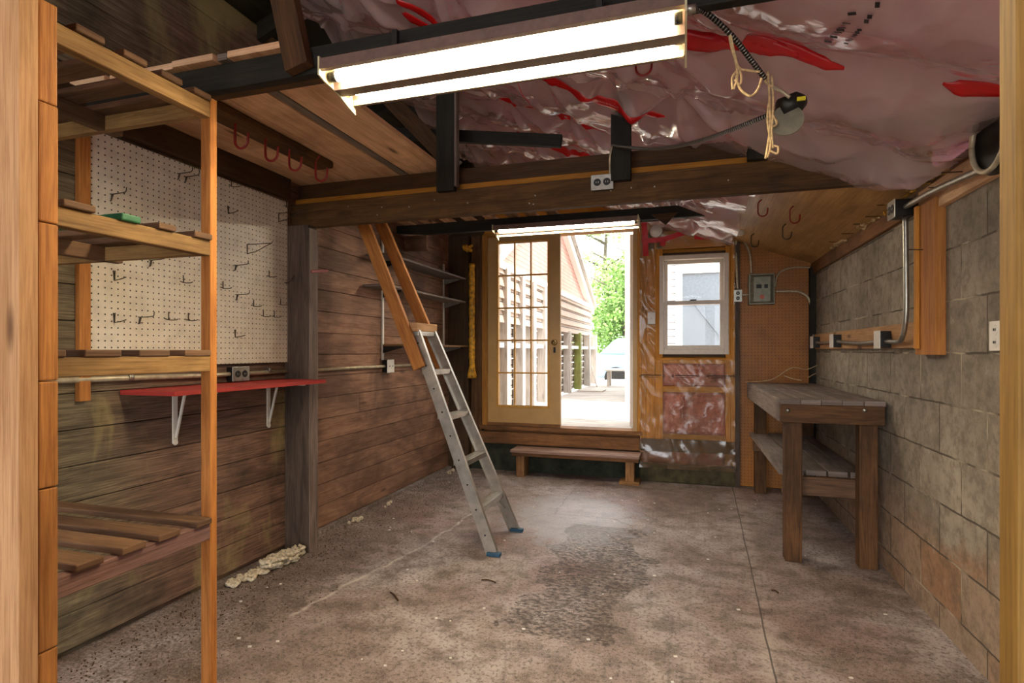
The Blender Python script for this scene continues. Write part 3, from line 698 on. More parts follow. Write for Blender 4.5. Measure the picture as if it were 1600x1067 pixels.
# cables and junctions
cable=[Vector((.012,1.74,2.335)),onY(1100,18,1.80),onY(1140,52,1.86),onY(1172,92,1.95),onY(1195,122,2.02)]
tag(MB().tube(spline(cable,10),.0085,10).build('armoured_cable',M['bx']),'armoured cable looping from the big fixture down to the oval junction','cable')
MB1=MB().tube([cable[0]-Vector((.012,0,0)),cable[0]+Vector((.02,0,.0))],.014,12); tag(MB1.build('cable_connector',M['metal']),'metal cable connector on the end of the big fixture','connector')
c2=[onY(1212,176,2.06),onY(1190,184,2.1),onY(1140,204,2.25),onY(1090,221,2.45),onY(1040,231,2.7),onY(1000,232,2.92),onY(957,227,3.07)]
tag(MB().tube(spline(c2,10),.0085,10).build('armoured_cable',M['bx']),'armoured cable sweeping from the oval junction to the middle truss post','cable')
c3=[onY(957,227,3.075),onY(953,245,3.075),onY(953,268,3.11),onY(952,277,3.115)]
tag(MB().tube(spline(c3,6),.006,8).build('cable',M['conduit']),'short cable dropping down the middle truss post to the beam outlet','cable')
J=onY(1233,163,2.05)
T=thing('junction_unit','black junction unit with round grey disc hanging from the ceiling plastic','junction',(J.x,2.05,J.z))
m=MB().lathe(J+Vector((-.03,0,-.01)),(.8,.2,.25),[(0,.004),(.002,.03),(.06,.036),(.085,.02),(.088,0)],18); m.build('black_body',M['dark'],T)
m=MB().box(J.x+.015,J.x+.04,1.998,2.004,J.z-.012,J.z+.0); m.build('yellow_sticker',M['yellow'],T)
D=onY(1229,188,2.04); MB().disc(D,(-.1,-1,.1),.052,.006,28).build('grey_disc',M['panel'],T,label='plain grey round cover disc')
MB().tube(spline([onY(1205,135,2.03),onY(1220,142,2.0),onY(1234,152,2.0)],6),.006,8).build('conduit_stub',M['conduit'],T)
# twine
def twine(Ls,label):
    m=MB()
    for L in Ls: m.tube(spline(L,6),.0038,6)
    return tag(m.build('twine_tie',M['twine']),label,'twine')
q=lambda px,py:onY(px,py,1.86)
twine([[q(1139,45),q(1142,70),q(1150,100),q(1152,122),q(1146,140)],[q(1139,45),q(1147,80),q(1154,105),q(1170,110),q(1188,112)],[q(1150,118),q(1156,138),q(1172,150),q(1184,140),q(1190,122)],[q(1150,100),q(1158,118),q(1156,132),q(1148,124)],[q(1150,112),q(1144,122),q(1145,140)]],'knotted pale twine looped on the armoured cable near the big fixture')
q=lambda px,py:onY(px,py,2.02)
twine([[q(1200,112),q(1202,150),q(1203,200),q(1196,248)],[q(1206,118),q(1208,160),q(1206,205),q(1208,232)],[q(1206,178),q(1214,192),q(1208,198)],[q(1200,112),q(1196,128),q(1212,138)],[q(1206,228),q(1216,230),q(1214,240),q(1204,236)],[q(1203,150),q(1199,185),q(1204,225),q(1199,246)]],'long pale twine hanging down beside the oval junction')
def outlet(C0,u,n,w,h,dpt,label,name='outlet_box',horizontal=True,plate='metal',cat='outlet',slots=2):
    # C0 centre on wall, u horizontal dir along wall, n normal into room
    C0=Vector(C0);u=Vector(u);n=Vector(n);z=Vector((0,0,1))
    T=thing(name,label,cat,tuple(C0))
    MB().hexa(C0+n*dpt/2,(u*w*.47,n*dpt/2,z*h*.47)).build('box',M['dark'],T,.003)
    MB().hexa(C0+n*(dpt+.002),(u*w/2,n*.0025,z*h/2)).build('cover_plate',M[plate],T,.002)
    for i in range(slots):
        o=((i-.5*(slots-1))*w*.42); c=C0+n*(dpt+.004)+(u*o if horizontal else z*((i-.5*(slots-1))*h*.42))
        s=MB().disc(c,n,min(w,h)*.24,.004,16).build('socket_face',M['white'] if plate=='white' else M['blacks'],T)
        mm=MB()
        for d in (-1,1): mm.hexa(c+n*.003+(u*d*.006),(u*.0015,n*.0015,z*.005))
        mm.build('slot',M['blacks'] if plate=='white' else M['metal'],s)
    return T
p=onY(942,287,3.13); outlet((p.x,3.13,p.z),(1,0,0),(0,-1,0),.125,.085,.03,'metal duplex outlet on the heavy tie beam')
# ------------------------------------------------------------------ shelving unit on the left
PX=-1.60
T=thing('shelving_unit','tall open shelving of orange post, rails and loose slats beside the left jamb','shelves',(-2.0,1.25,0))
MB().box(PX-.043,PX,1.562,1.592,0,2.215,2).build('post',M['lumber'],T,.003,label='bright orange corner post')
MB().box(WX+.01,WX+.05,1.562,1.592,0,2.2,2).build('post',M['lumber'],T,.003)
lv=[(2.142,2.197,'rail'),(1.655,1.708,'rail'),(1.248,1.302,'rail'),(.655,.713,'rail2')]
spans=[[(1.02,1.045),(1.098,1.18),(1.232,1.31),(1.36,1.438),(1.485,1.558)],[(1.07,1.157),(1.228,1.29),(1.353,1.416),(1.485,1.56)],[(1.0,1.083),(1.129,1.236),(1.295,1.402),(1.455,1.563)],[(.99,1.05),(1.101,1.18),(1.228,1.307),(1.349,1.428),(1.493,1.557)]]
for k,(z0,z1,mt) in enumerate(lv):
    MB().box(PX-.038,PX,.93,1.562,z0,z1,1).build('rail',M[mt],T,.003)
    MB().box(WX+.012,WX+.05,.93,1.562,z0,z1,1).build('rail',M[mt],T,.003)
    if k==0 or k==1: MB().box(-2.1,-2.06,.93,1.6,z0+.0,z1,1).build('rail',M['slat'],T,.003)
    if k in(0,1): MB().box(WX+.05,PX-.038,1.53,1.56,z0,z1-.002,0).build('cross_rail',M['rail'],T,.003)
    for j,(a,b) in enumerate(spans[k]):
        tl=random.uniform(-.004,.004); mt2='green' if (k==1 and j==1) else ('slat' if k!=3 else 'slat_o' if j==9 else 'slat')
        ov=.012 if k!=2 else .004
        o=MB().hexa(((WX+.02+PX+ov)/2,(a+b)/2,z1+.0105),(((PX+ov-WX-.02)/2,tl,0),(0,(b-a)/2,0),(0,0,.0105))).build('slat',M[mt2],T,.004)
        if mt2=='green': o['label']='slat painted green'
# offcut by the jamb
tag(MB().bar((-1.40,.94,.012),(-1.28,.985,.012),.05,.022,side=(0,1,0)).build('wood_offcut',M['lumber'],bevel=.003),'small orange wood offcut on the floor at the foot of the left jamb','offcut')
# jambs of the near doorway
jz=2.14
t=tag(MB().box(-1.62,-1.42,.86,.90,0,jz,2).build('jamb_board',M['jamb'],bevel=.002),'wide pale knotty pine jamb board filling the left edge','board')
u=onY(60,500,.88).x
xL=.90*(-sn+(60-800)/F*cs)/(cs+(60-800)/F*sn)
t.data.transform(__import__('mathutils').Matrix.Translation((xL-(-1.42),0,0)))
m=MB()
zz_=[0,.33,.62,1.0,1.25,1.62,1.9,jz]
for a_,b_ in zip(zz_,zz_[1:]): m.box(xL-.07,xL-.001-random.uniform(0,.004),.902,.945,a_,b_-.002,2)
tag(m.build('jamb_edge',M['jamb_edge'],bevel=.004),'rough orange edge stud behind the left jamb board','board')
MBn=MB()
xR=.82*(-sn+(1560-800)/F*cs)/(cs+(1560-800)/F*sn)
tag(MB().box(xR,xR+.16,.78,.82,0,jz+.05,2).build('jamb_board',M['jamb_r'],bevel=.003),'blurred ochre jamb board at the right edge of the doorway','board')
# ------------------------------------------------------------------ white pegboard + hooks
y0,y1=onX(143,300,WX+.03).y,onX(465,400,WX+.03).y; z0=1.245; z1=2.30
T=tag(MB().box(WX+.001,WX+.024,y0,min(y1,3.072),z0,z1,1).build('pegboard',M['peg']),'large white pegboard on the left wall dotted with wire hooks','pegboard')
MB().box(WX+.001,WX+.03,y0-.05,y0-.002,1.1,z1,2).build('side_batten',M['lumber'],T,.002,label='orange batten on its near edge')
XP=WX+.024
def hk_long(m):
    m.tube(spline([(0,0,0),(.02,0,-.002),(.085,0,0),(.098,0,.006),(.10,0,.022)],4),.0024,6); m.tube([(.012,0,-.002),(.006,0,-.03),(.001,0,-.032)],.003,6); m.tube([(.02,0,-.002),(.008,0,-.03)],.0024,6)
def hk_tee(m):
    m.tube([(.002,0,.034),(.003,0,-.004)],.0026,6); m.tube(spline([(.003,-.02,.0),(.01,.0,-.006),(.035,.012,-.006),(.045,.02,0)],4),.0024,6)
def hk_short(m):
    m.tube([(.002,-.004,.045),(.003,0,0)],.0024,6); m.tube([(.002,.004,.045),(.003,0,0)],.0024,6); m.tube([(.003,0,0),(.04,0,.004),(.075,0,.012)],.0024,6)
def hk_tri(m):
    m.tube([(0,0,0),(.17,.01,.0),(.178,.01,.012)],.0026,6); m.tube([(0,0,-.055),(.06,.005,-.045),(.165,.01,0)],.0026,6); m.tube([(.002,0,.0),(.002,0,-.058)],.0026,6)
def hk_dbl(m):
    for d in (-.014,.014): m.tube([(.0,d,0),(.035,d,.012),(.065,d,.05)],.0024,6)
    m.tube([(.003,-.03,-.002),(.003,.02,-.004)],.003,6)
kinds={'long':(hk_long,'long straight wire peg hook'),'tee':(hk_tee,'stubby cross-shaped wire peg hook'),'short':(hk_short,'short wire peg hook with looped back'),'tri':(hk_tri,'big triangular wire bracket'),'dbl':(hk_dbl,'double-pronged wire peg hook')}
hooks=[('long',172,303,'at the upper left of the white pegboard'),('long',277,271,'near the pegboard top, left one of a close pair'),('long',288,276,'near the pegboard top, right one of a close pair'),
('long',233,406,'just below the green-slat shelf on the white pegboard'),('short',178,438,'far left on the pegboard, above its lower twin'),('tee',286,440,'alone above the bottom row, left of the orange post'),
('short',178,504,'at the left end of the low hook row'),('long',216,495,'second from left in the low hook row'),('tee',263,498,'third from left in the low hook row'),('tee',294,499,'last of the low row, left of the orange post'),
('tee',361,290,'at the top, just right of the orange post'),('short',356,334,'second down, just right of the orange post'),('tri',386,382,'at mid height, right of the orange post'),('long',366,414,'under the triangular bracket, right of the orange post'),
('tee',420,431,'upper of the hooks near the yellowed right edge'),('dbl',449,442,'beside the yellowed right edge of the white pegboard'),('tee',348,449,'right beside the orange post at mid height'),('long',368,460,'below the other long hook right of the orange post'),
('tee',396,477,'left and above a low pair of cross hooks'),('tee',438,475,'right and above a low pair of cross hooks'),('tee',411,493,'left one of the low pair near the right'),('tee',428,494,'right one of the low pair near the right'),
('short',367,527,'lowest on the board right of the orange post'),('tee',447,322,'near the top right corner'),('tri',435,333,'whitish, poking past the top right corner')]
proto={}
for kd,px,py,wh in hooks:
    P=onX(px,py,XP); fn,dn=kinds[kd]
    if kd not in proto:
        m=MB(); fn(m); o=m.build('peg_hook',M['wire'],origin=(0,0,0)); proto[kd]=o
    else: o=proto[kd].copy(); COL.objects.link(o)
    o.location=P; tag(o,dn+' '+wh,'hook','wire hooks on the white pegboard')
# ------------------------------------------------------------------ left wall: conduit, outlets, red shelf
def zline(px,py,X): return onX(px,py,X).z
cz=1.185
T=tag(MB().tube([(WX+.02,1.45,cz+.015),(WX+.02,2.4,cz),(WX+.02,3.07,cz)],.013,10).build('conduit',M['conduit']),'paint-splashed conduit running along the left wall under the pegboard','conduit')
m=MB()
for y in (1.98,2.9): m.tube([(WX+.02,y-.012,cz+.01),(WX+.02,y+.012,cz+.01)],.018,10)
m.build('pipe_strap',M['metal'],T)
P=onX(373,577,WX+.03); outlet((WX+.0,P.y,cz),(0,1,0),(1,0,0),.13,.085,.045,'grey duplex outlet on the left wall just right of the orange post')
T=tag(MB().tube([(WX+.02,3.18,cz),(WX+.02,5.5,cz+.0)],.013,10).build('conduit',M['conduit']),'pale conduit along the far left wall behind the ladder','conduit')
P=onX(607,567,WX+.03); outlet((WX,P.y,cz),(0,1,0),(1,0,0),.12,.115,.05,'white-faced outlet on the conduit left of the ladder',plate='white')
P=onX(711,563,WX+.03); outlet((WX,P.y,cz),(0,1,0),(1,0,0),.12,.115,.05,'outlet box near the back corner, right of the ladder',plate='white')
# vertical conduit in the corner with disc
P=onX(710,450,WX+.03); yv=P.y
T=tag(MB().tube([(WX+.02,yv,1.24),(WX+.02,yv,2.45)],.012,10).build('conduit',M['conduit']),'upright conduit near the back left corner behind the wall shelves','conduit')
P=onX(712,383,WX+.03); tag(MB().disc((WX+.03,P.y,P.z),(1,0,0),.065,.03,24).build('round_cover',M['panel']),'round grey cover on the upright conduit above the wall shelves','cover')
P=onX(711,521,WX+.03); tag(MB().box(WX+.001,WX+.07,P.y-.07,P.y+.07,P.z-.09,P.z+.09).build('switch_box',M['dark'],bevel=.005),'dark switch box on the upright conduit above the lowest wall shelf','switch')
# red shelf
T=thing('wall_shelf','long red-painted board shelf on two white brackets under the pegboard','shelf',(WX+.16,2.5,1.12))
MB().hexa((WX+.17,2.50,1.125),((.165,0,0),(0,.555,0),(0,0,.011)),1).build('shelf_board',M['redboard'],T,.002)
for y in (2.24,2.92):
    m=MB(); X_=WX+.012
    m.box(X_-.012,X_-.004,y-.014,y+.014,.84,1.112); m.box(X_-.01,X_+.26,y-.014,y+.014,1.104,1.112)
    m.bar((X_,y,.87),(X_+.06,y,1.105),.010,.012,side=(0,1,0)); m.disc((X_-.004,y,.845),(1,0,0),.014,.006,12)
    m.build('bracket',M['white'],T,.001)
# far wall shelves
ystand=[onX(600,500,WX+.02).y,onX(695,450,WX+.02).y]
stands=[]
for i,y in enumerate(ystand):
    o=MB().box(WX+.001,WX+.014,y-.012,y+.012,1.24,2.30 if i==0 else 2.27,2).build('shelf_standard',M['white']); tag(o,['white slotted upright rail left of the ladder','white slotted upright rail between ladder and back corner'][i],'rail','shelf standards on the left wall')
def wshelf(zb_,y0,y1,xw,mat,label,extra=None):
    T=thing('wall_shelf',label,'shelf',(WX+.1,(y0+y1)/2,zb_))
    MB().box(WX+.016,WX+xw,y0,y1,zb_,zb_+.018,1).build('shelf_board',mat,T,.002)
    for y in ystand:
        m=MB(); m.prism([(WX+.014,y-.006,zb_),(WX+xw-.04,y-.006,zb_),(WX+xw-.04,y-.006,zb_-.012),(WX+.014,y-.006,zb_-.06)],(0,.012,0)); m.build('bracket',M['dark'] if y<5 else M['metal'],T)
    if extra: extra(T)
yR=5.70
wshelf(2.10,4.02,yR,.23,M['benchtop'],'top grey wall shelf in the back left corner')
wshelf(1.845,3.98,yR,.23,M['benchtop'],'middle grey wall shelf behind the ladder')
wshelf(1.36,4.30,yR+.05,.24,M['slat_o'],'lowest wall shelf of tan wood behind the ladder')
P=onX(505,433,WX+.05); tag(MB().bar((WX+.19,3.09,P.z-.01),(WX+.19,3.27,P.z+.02),.02,.018).build('clamp_handle',M['redhook'],bevel=.004),'small red handle sticking from the side of the grey post','handle')
# foam pipe
P=onY(738,400,BY-.12); m=MB(); pts=[];rr=[]
for i in range(40):
    z=1.02+(2.28-1.02)*i/39; pts.append((P.x+.004*noise.noise((z*9,1,1)),BY-.13,z)); rr.append(.034+.012*noise.noise((z*22,3,3))+(.02 if i in(0,1,2) else 0)*(1 if i==1 else .6))
m.tube(pts,rr,12); tag(m.build('foam_covered_pipe',M['foam']),'upright pipe coated in yellow spray foam left of the door casing','pipe')
def blob(P,r,mat,name,label,cat='foam',n=14,sq=.7):
    m=MB()
    for k in range(n):
        c=Vector(P)+Vector((random.uniform(-1,1)*r,random.uniform(-.5,.5)*r,random.uniform(-1,1)*r*.6)); q=r*random.uniform(.25,.5)
        m.lathe(c-Vector((0,0,q)),(0,0,1),[(q*(1-math.cos(a)),q*math.sin(a)) for a in [math.pi*i/6 for i in range(7)]],10)
    return tag(m.build(name,mat),label,cat)
blob(onY(733,388,BY-.12),.05,M['foam'],'spray_foam','orange blob of spray foam above the foam-covered pipe')
# ------------------------------------------------------------------ ladder
T=thing('step_ladder','aluminium ladder with wooden rails on top leaning up to the loft','ladder',(-1.3,3.64,0))
def lad(z,side): # side -1 near, +1 far
    hw=.258-(.258-.140)*z/1.45; x=-1.182-.425*z; return Vector((x,3.642+side*hw,z))
for s in (-1,1):
    m=MB(); a,b=lad(.015,s),lad(1.45,s); d=(b-a).normalized(); nx=Vector((0,1,0)).cross(d)
    m.bar(a,b,.004,.078,side=(0,1,0)); 
    for e in (-1,1): m.bar(a+nx*.037*e-Vector((0,s*.012,0)),b+nx*.037*e-Vector((0,s*.012,0)),.026,.004,side=(0,1,0))
    r_=m.build('side_rail',M['alu'],T)
    m=MB()
    for k in range(9):
        p=a+d*(.12+.17*k); m.disc(p+Vector((0,s*.003,0)),(0,1,0),.006,.006,8)
    m.build('rivet',M['dark'],r_)
    ft=a+Vector((.012,0,-.0)); MB().box(ft.x-.042,ft.x+.05,ft.y-.022,ft.y+.022,0,.024).build('foot',M['blue'],r_,.005,label='blue rubber foot')
for k,z in enumerate((.285,.58,.88,1.185)):
    a,b=lad(z,-1),lad(z,1); m=MB(); m.box(a.x-.045,a.x+.04,a.y,b.y,z-.004,z+.002); m.box(a.x+.036,a.x+.041,a.y,b.y,z-.03,z+.002); m.box(a.x-.045,a.x-.041,a.y,b.y,z-.026,z)
    for g in range(3): m.box(a.x-.03+.024*g,a.x-.024+.024*g,a.y,b.y,z+.001,z+.004)
    m.build('step',M['alu'],T)
m=MB(); a,b=lad(.17,1),lad(.285,.55); m.bar(a,b,.016,.006); m.build('brace',M['alu'],T); m=MB(); a,b=lad(.02,-1),lad(.27,-.7); m.bar(a+Vector((0,.02,.0)),b,.012,.004); m.build('brace',M['alu'],T)
a,b=lad(1.45,-1),lad(1.45,1)
MB().box(a.x-.05,a.x+.035,a.y-.012,b.y+.012,1.425,1.455).build('top_cap',M['alu'],T,.003)
MB().box(a.x-.055,a.x+.03,a.y-.02,b.y+.03,1.455,1.515).build('top_block',M['jamb'],T,.004,label='pale wooden block on the top step')
for s in (-1,1):
    a=lad(1.20 if s<0 else 1.20,s)+Vector((-.045,s*.022,0)); b=lad(1.45,s)+Vector((-.05,s*.022,0)); dz=(2.47-1.2); e=a+Vector((-.447*dz,0,dz)); e.y=a.y+(-s*.045)
    MB().bar(a,e,.036,.088,side=(0,1,0)).build('wooden_rail',M['lumber'],T,.004)
# ------------------------------------------------------------------ workbench
T=thing('workbench','heavy old wooden workbench against the block wall, slatted shelf below','workbench',(.86,4.8,0))
bx0,bx1,by0,by1,bt=.565,1.135,3.80,5.74,1.02
m=MB(); n=5
for i in range(n): a=bx0+.0+(bx1-bx0)*i/n; m.box(a+.001,a+(bx1-bx0)/n-.001,by0-.01,by1,bt-.03+random.uniform(-.002,.001),bt,1)
m.build('top',M['benchtop'],T,.003,label='grey worn plank top')
MB().box(bx0+.002,bx1-.002,by1-.04,by1,bt-.145,bt-.03).build('apron',M['bench'],T,.004)
ap=MB().box(bx0+.002,bx1-.002,by0,by0+.04,bt-.145,bt-.03).build('apron',M['bench'],T,.004)
MB().box(bx0,bx0+.038,by0+.041,by1-.041,bt-.145,bt-.031,1).build('apron',M['benchtop'],T,.004,label='paler side apron')
MB().box(bx1-.04,bx1-.002,by0+.041,by1-.041,bt-.145,bt-.031,1).build('apron',M['bench'],T,.004)
for px in (1231,1351):
    p=onY(px,641,by0); MB().lathe((p.x,by0,p.z),(0,-1,0),[(0,.014),(.004,.013),(.009,.006),(.01,0)],14).build('bolt',M['metal'],ap)
for (a,b) in ((.60,3.842),(1.01,3.842),(.62,by1-.15),(1.01,by1-.15)):
    MB().box(a,a+.098,b,b+.09,0,bt-.146,2).build('leg',M['bench'],T,.005)
for y in (3.935,by1-.20): MB().box(.60,1.11,y,y+.04,.40,.515,0).build('crossbar',M['slat'],T,.004)
for i,(a,b) in enumerate(((.585,.73),(.745,.865),(.875,.985),(1.0,1.09))):
    MB().box(a,b,3.99-.02*(i==0),by1-.05,.517,.552,1).build('shelf_plank',M['benchtop'],T,.003)
m=MB(); W=onZ(1170,597,bt+.006)
m.tube(spline([onZ(1165,597,bt+.005),onY(1205,593,5.6),onY(1236,575,5.6),onY(1260,577,5.65),onY(1278,570,5.7)],6),.004,6)
m.tube(spline([onY(1225,587,5.6),onY(1240,592,5.55),onY(1252,594,5.5)],5),.004,6); m.tube(spline([onY(1262,590,5.6),onY(1275,583,5.68)],5),.004,6)
tag(m.build('loose_wire',M['twine']),'tangle of loose pale cable lying on the back of the workbench','wire')
# ------------------------------------------------------------------ step bench
T=thing('step_bench','low brown wooden step bench set below the door sill','step bench',(-1.2,5.65,0))
sx0,sx1=onY(797,700,5.53).x,onY(999,712,5.53).x
MB().box(sx0,sx1,5.53,5.80,.262,.29,0).build('tread',M['stepwood'],T,.004)
MB().box(sx0+.01,sx1-.01,5.55,5.57,.225,.262,0).build('apron',M['sillwood'],T,.003)
for x in (sx0+.05,sx1-.14): MB().box(x,x+.085,5.585,5.76,.0 if x<-1 else .03,.262,2).build('leg',M['slat_o'],T,.004)
MB().box(sx1-.20,sx1-.0,5.55,5.77,0,.032,0).build('foot_block',M['slat_o'],T,.004)
# ------------------------------------------------------------------ breaker panel & back-right electrics
yp=BY-.03
a=onY(1170,428,yp-.09); b=onY(1211,475,yp-.09)
T=thing('breaker_panel','grey electrical breaker panel mounted on the brown pegboard','breaker panel',((a.x+b.x)/2,yp,b.z))
MB().box(a.x,b.x,yp-.085,yp,b.z,a.z).build('cabinet',M['panel'],T,.004)
def fr(mg,pinx,pinz,y0_,y1_):
    m=MB(); X0,X1,Z0,Z1=a.x+mg,b.x-mg,b.z+mg,a.z-mg; x0,x1,z0_,z1_=X0+pinx,X1-pinx,Z0+pinz,Z1-pinz*1.3
    V=[(X0,y0_,Z0),(X1,y0_,Z0),(X1,y0_,Z1),(X0,y0_,Z1),(x0,y1_,z0_),(x1,y1_,z0_),(x1,y1_,z1_),(x0,y1_,z1_)]
    m.v=[Vector(v) for v in V]
    for f in ((0,1,5,4),(1,2,6,5),(2,3,7,6),(3,0,4,7),(4,5,6,7),(3,2,1,0)): m.quadface(list(f),[(0,0)]*4)
    return m
cv=fr(.012,.03,.015,yp-.085,yp-.105).build('cover',M['panel'],T)
cx_=(a.x+b.x)/2; zz=b.z+(a.z-b.z)*.58
m=MB(); m.box(cx_-.05,cx_-.005,yp-.112,yp-.106,zz-.018,zz+.018); m.box(cx_+.02,cx_+.05,yp-.112,yp-.106,zz-.018,zz+.018); m.build('breaker',M['blacks'],cv)
MB().disc((cx_,yp-.107,b.z+.07),(0,1,0),.02,.003,20).build('red_label',M['redlabel'],cv)
P=onY(1153,462,yp-.05); outlet((P.x,yp,P.z),(1,0,0),(0,-1,0),.075,.115,.05,'small outlet box left of the breaker panel',horizontal=False)
def cond(pts,label,r=.0115,mat='conduit',name='conduit',n=8): return tag(MB().tube(spline(pts,n),r,10).build(name,M[mat]),label,'conduit')
Y_=lambda px,py,y=yp-.05:onY(px,py,y)
J=onY(1157,352,5.3)
cond([Y_(1153,452),Y_(1151,420),Y_(1150,375),onY(1153,364,5.6)],'white conduit rising from the small outlet box to the lampholder')
cond([Y_(1174,427),Y_(1172,400),Y_(1166,382),onY(1157,366,5.6)],'white conduit curving from the breaker panel top to the lampholder')
cond([Y_(1212,455),Y_(1235,455),Y_(1248,456),Y_(1261,463),Y_(1268,480),Y_(1269,500),Y_(1270,520),onY(1273,535,5.7)],'white conduit bending from the breaker panel down beside the block wall')
cond([Y_(1212,448),Y_(1213,436),Y_(1220,424),Y_(1240,418),Y_(1268,418)],'thin cable arching from the panel to the wall plate',.007)
cond([Y_(1159,461),Y_(1170,460)],'short nipple joining the small outlet box to the panel',.01)
T=thing('lampholder','porcelain lampholder and box under the plywood in the back corner','lampholder',tuple(J))
MB().lathe(J+Vector((0,0,.03)),(0,0,-1),[(0,.05),(.03,.05),(.03,.06),(.04,.065),(.05,.05),(.05,0)],20).build('black_box',M['dark'],T)
MB().lathe(J+Vector((0,0,-.02)),(0,0,-1),[(0,.06),(.012,.055),(.02,.035),(.06,.028),(.07,.02),(.07,0)],18).build('socket',M['white'],T)
cond([J+Vector((.02,-.05,.02)),onY(1168,330,4.9),onY(1172,312,4.6)],'white conduit running forward from the lampholder over the plywood',.012)
c=[onY(1001,346,4.5),onY(1025,345,4.7),onY(1060,340,5.0),onY(1100,343,5.15),onY(1150,340,5.28)]
tag(MB().tube(spline(c,8),.006,8).build('cable',M['dark']),'black cable sagging from the far fixture to the lampholder','cable')
P=onY(1025,361,BY-.1); tag(MB().lathe((P.x,BY-.07,P.z),(0,-1,0),[(0,.062),(.02,.062),(.03,.055),(.034,0)],24).build('round_cover',M['white']),'round white cover among the red tape above the window','cover')
P=onY(1018,497,BY-.08); outlet((P.x,BY-.078,P.z),(1,0,0),(0,-1,0),.075,.12,.006,'white wall switch plate between the door and the window',name='switch_plate',horizontal=False,plate='white',cat='switch',slots=1)
# ------------------------------------------------------------------ right wall boards and conduits
T=tag(MB().box(RX-.03,RX-.001,3.30,5.66,1.335,1.468,1).build('backing_board',M['jamb'],bevel=.002),'long pale horizontal board fixed to the block wall above the workbench','board')
T=tag(MB().box(RX-.045,RX-.001,3.065,3.30,1.30,2.04,2).build('backing_board',M['lumber'],bevel=.003),'upright orange board on the block wall carrying a conduit','board')
MB().box(RX-.06,RX-.046,3.24,3.275,1.33,2.04,2).build('edge_strip',M['stud'],T,.002)
xw=RX-.03
bx=xw-.025
outlet((xw,3.39,2.06),(0,1,0),(-1,0,0),.11,.095,.09,'outlet box high on the block wall where two conduits meet')
def wbox(y,z,label):
    T=thing('junction_box',label,'junction box',(xw,y,z)); MB().box(xw-.055,xw,y-.05,y+.05,z-.048,z+.048).build('box',M['dark'],T,.003); MB().box(xw-.06,xw-.055,y-.053,y+.053,z-.052,z+.052).build('cover_plate',M['white'],T,.002)
wbox(3.74,1.385,'white-faced junction box nearest the conduit bend on the pale board')
wbox(4.80,1.395,'white-faced junction box in the middle of the pale board')
wbox(5.50,1.395,'metal junction box at the far end of the pale board')
cond([(bx-.02,3.34,2.01),(bx-.02,3.33,1.7),(bx-.02,3.33,1.52),(bx-.02,3.36,1.42),(bx-.01,3.44,1.375),(bx,3.55,1.37),(bx,3.69,1.375)],'grey conduit dropping down the orange board and bending onto the pale board',.013,'metal')
cond([(bx,3.79,1.375),(bx,4.2,1.37),(bx,4.75,1.39)],'grey conduit between the first two junction boxes on the pale board',.013,'metal')
cond([(bx,4.85,1.39),(bx,5.2,1.385),(bx,5.45,1.39)],'grey conduit between the middle and far junction boxes',.012,'metal')
P0=onX(1548,262,bx); cond([(bx-.02,3.33,2.06),(bx-.02,3.0,2.05),(bx-.02,P0.y,P0.z)],'grey conduit running along the top plate to the right jamb',.014,'metal')
P=onX(1553,215,1.08); T=tag(MB().lathe((1.13,P.y-.02,P.z),(-1,0,0),[(0,.13),(.05,.14),(.06,.135),(.065,.12),(.03,.0)],28).build('round_lamp_back',M['dark']),'dark round fitting half hidden behind the right jamb near the ceiling','fitting')
ra=[(1.055,P.y-.02+.125*math.cos(a_),P.z+.125*math.sin(a_)) for a_ in [i_*math.pi/12 for i_ in range(25)]]
MB().tube(ra,.010,8).build('rim',M['conduit'],T,label='pale rim')
P=onX(1557,525,RX-.005); outlet((RX-.002,P.y-.02,P.z),(0,1,0),(-1,0,0),.09,.115,.012,'white duplex outlet low-set on the block wall beside the right jamb',horizontal=False,plate='white')
# spikes
k=0
nails=[(1398,320,'first of the rusty spikes left of the high outlet box'),(1378,338,'second rusty spike left of the high outlet box'),(1357,350,'third rusty spike left of the high outlet box'),(1337,365,'fourth rusty spike left of the high outlet box'),(1315,378,'furthest rusty spike along the top plate'),(1452,390,'rusty spike through the upright orange board'),(1487,292,'rusty spike above the sloping conduit'),(1510,268,'rusty spike nearest the right jamb')]
n0=None
for px,py,l in nails:
    P=onX(px,py,RX-.02)
    if n0 is None: n0=MB().tube([(0.02,0,0),(-.085,.01,.006)],.0028,6).build('spike_nail',M['brace'],origin=(0,0,0)); o=n0
    else: o=n0.copy(); COL.objects.link(o)
    o.location=P; tag(o,l,'nail','spikes on the right wall plate')
# rags of insulation on wall plate
for i,(y,l) in enumerate(((3.6,'yellow insulation wisps on the wall plate left of the high outlet box'),(4.1,'pale wood shavings caught on the wall plate, middle'),(4.8,'pale shavings on the wall plate, furthest back'),(3.15,'yellow insulation wisps above the sloping conduit'))):
    m=MB()
    for k in range(26):
        c=Vector((RX-.03+random.uniform(-.02,.02),y+random.uniform(-.2,.2),2.145+random.uniform(-.02,.03)))
        m.tube(spline([c,c+Vector((random.uniform(-.03,.02),random.uniform(-.03,.03),random.uniform(-.01,.025))),c+Vector((random.uniform(-.04,.02),random.uniform(-.05,.05),random.uniform(-.01,.03)))],3),random.uniform(.003,.009),5)
    tag(m.build('insulation_wisps',M['foam'] if i in(0,3) else M['twine']),l,'debris')
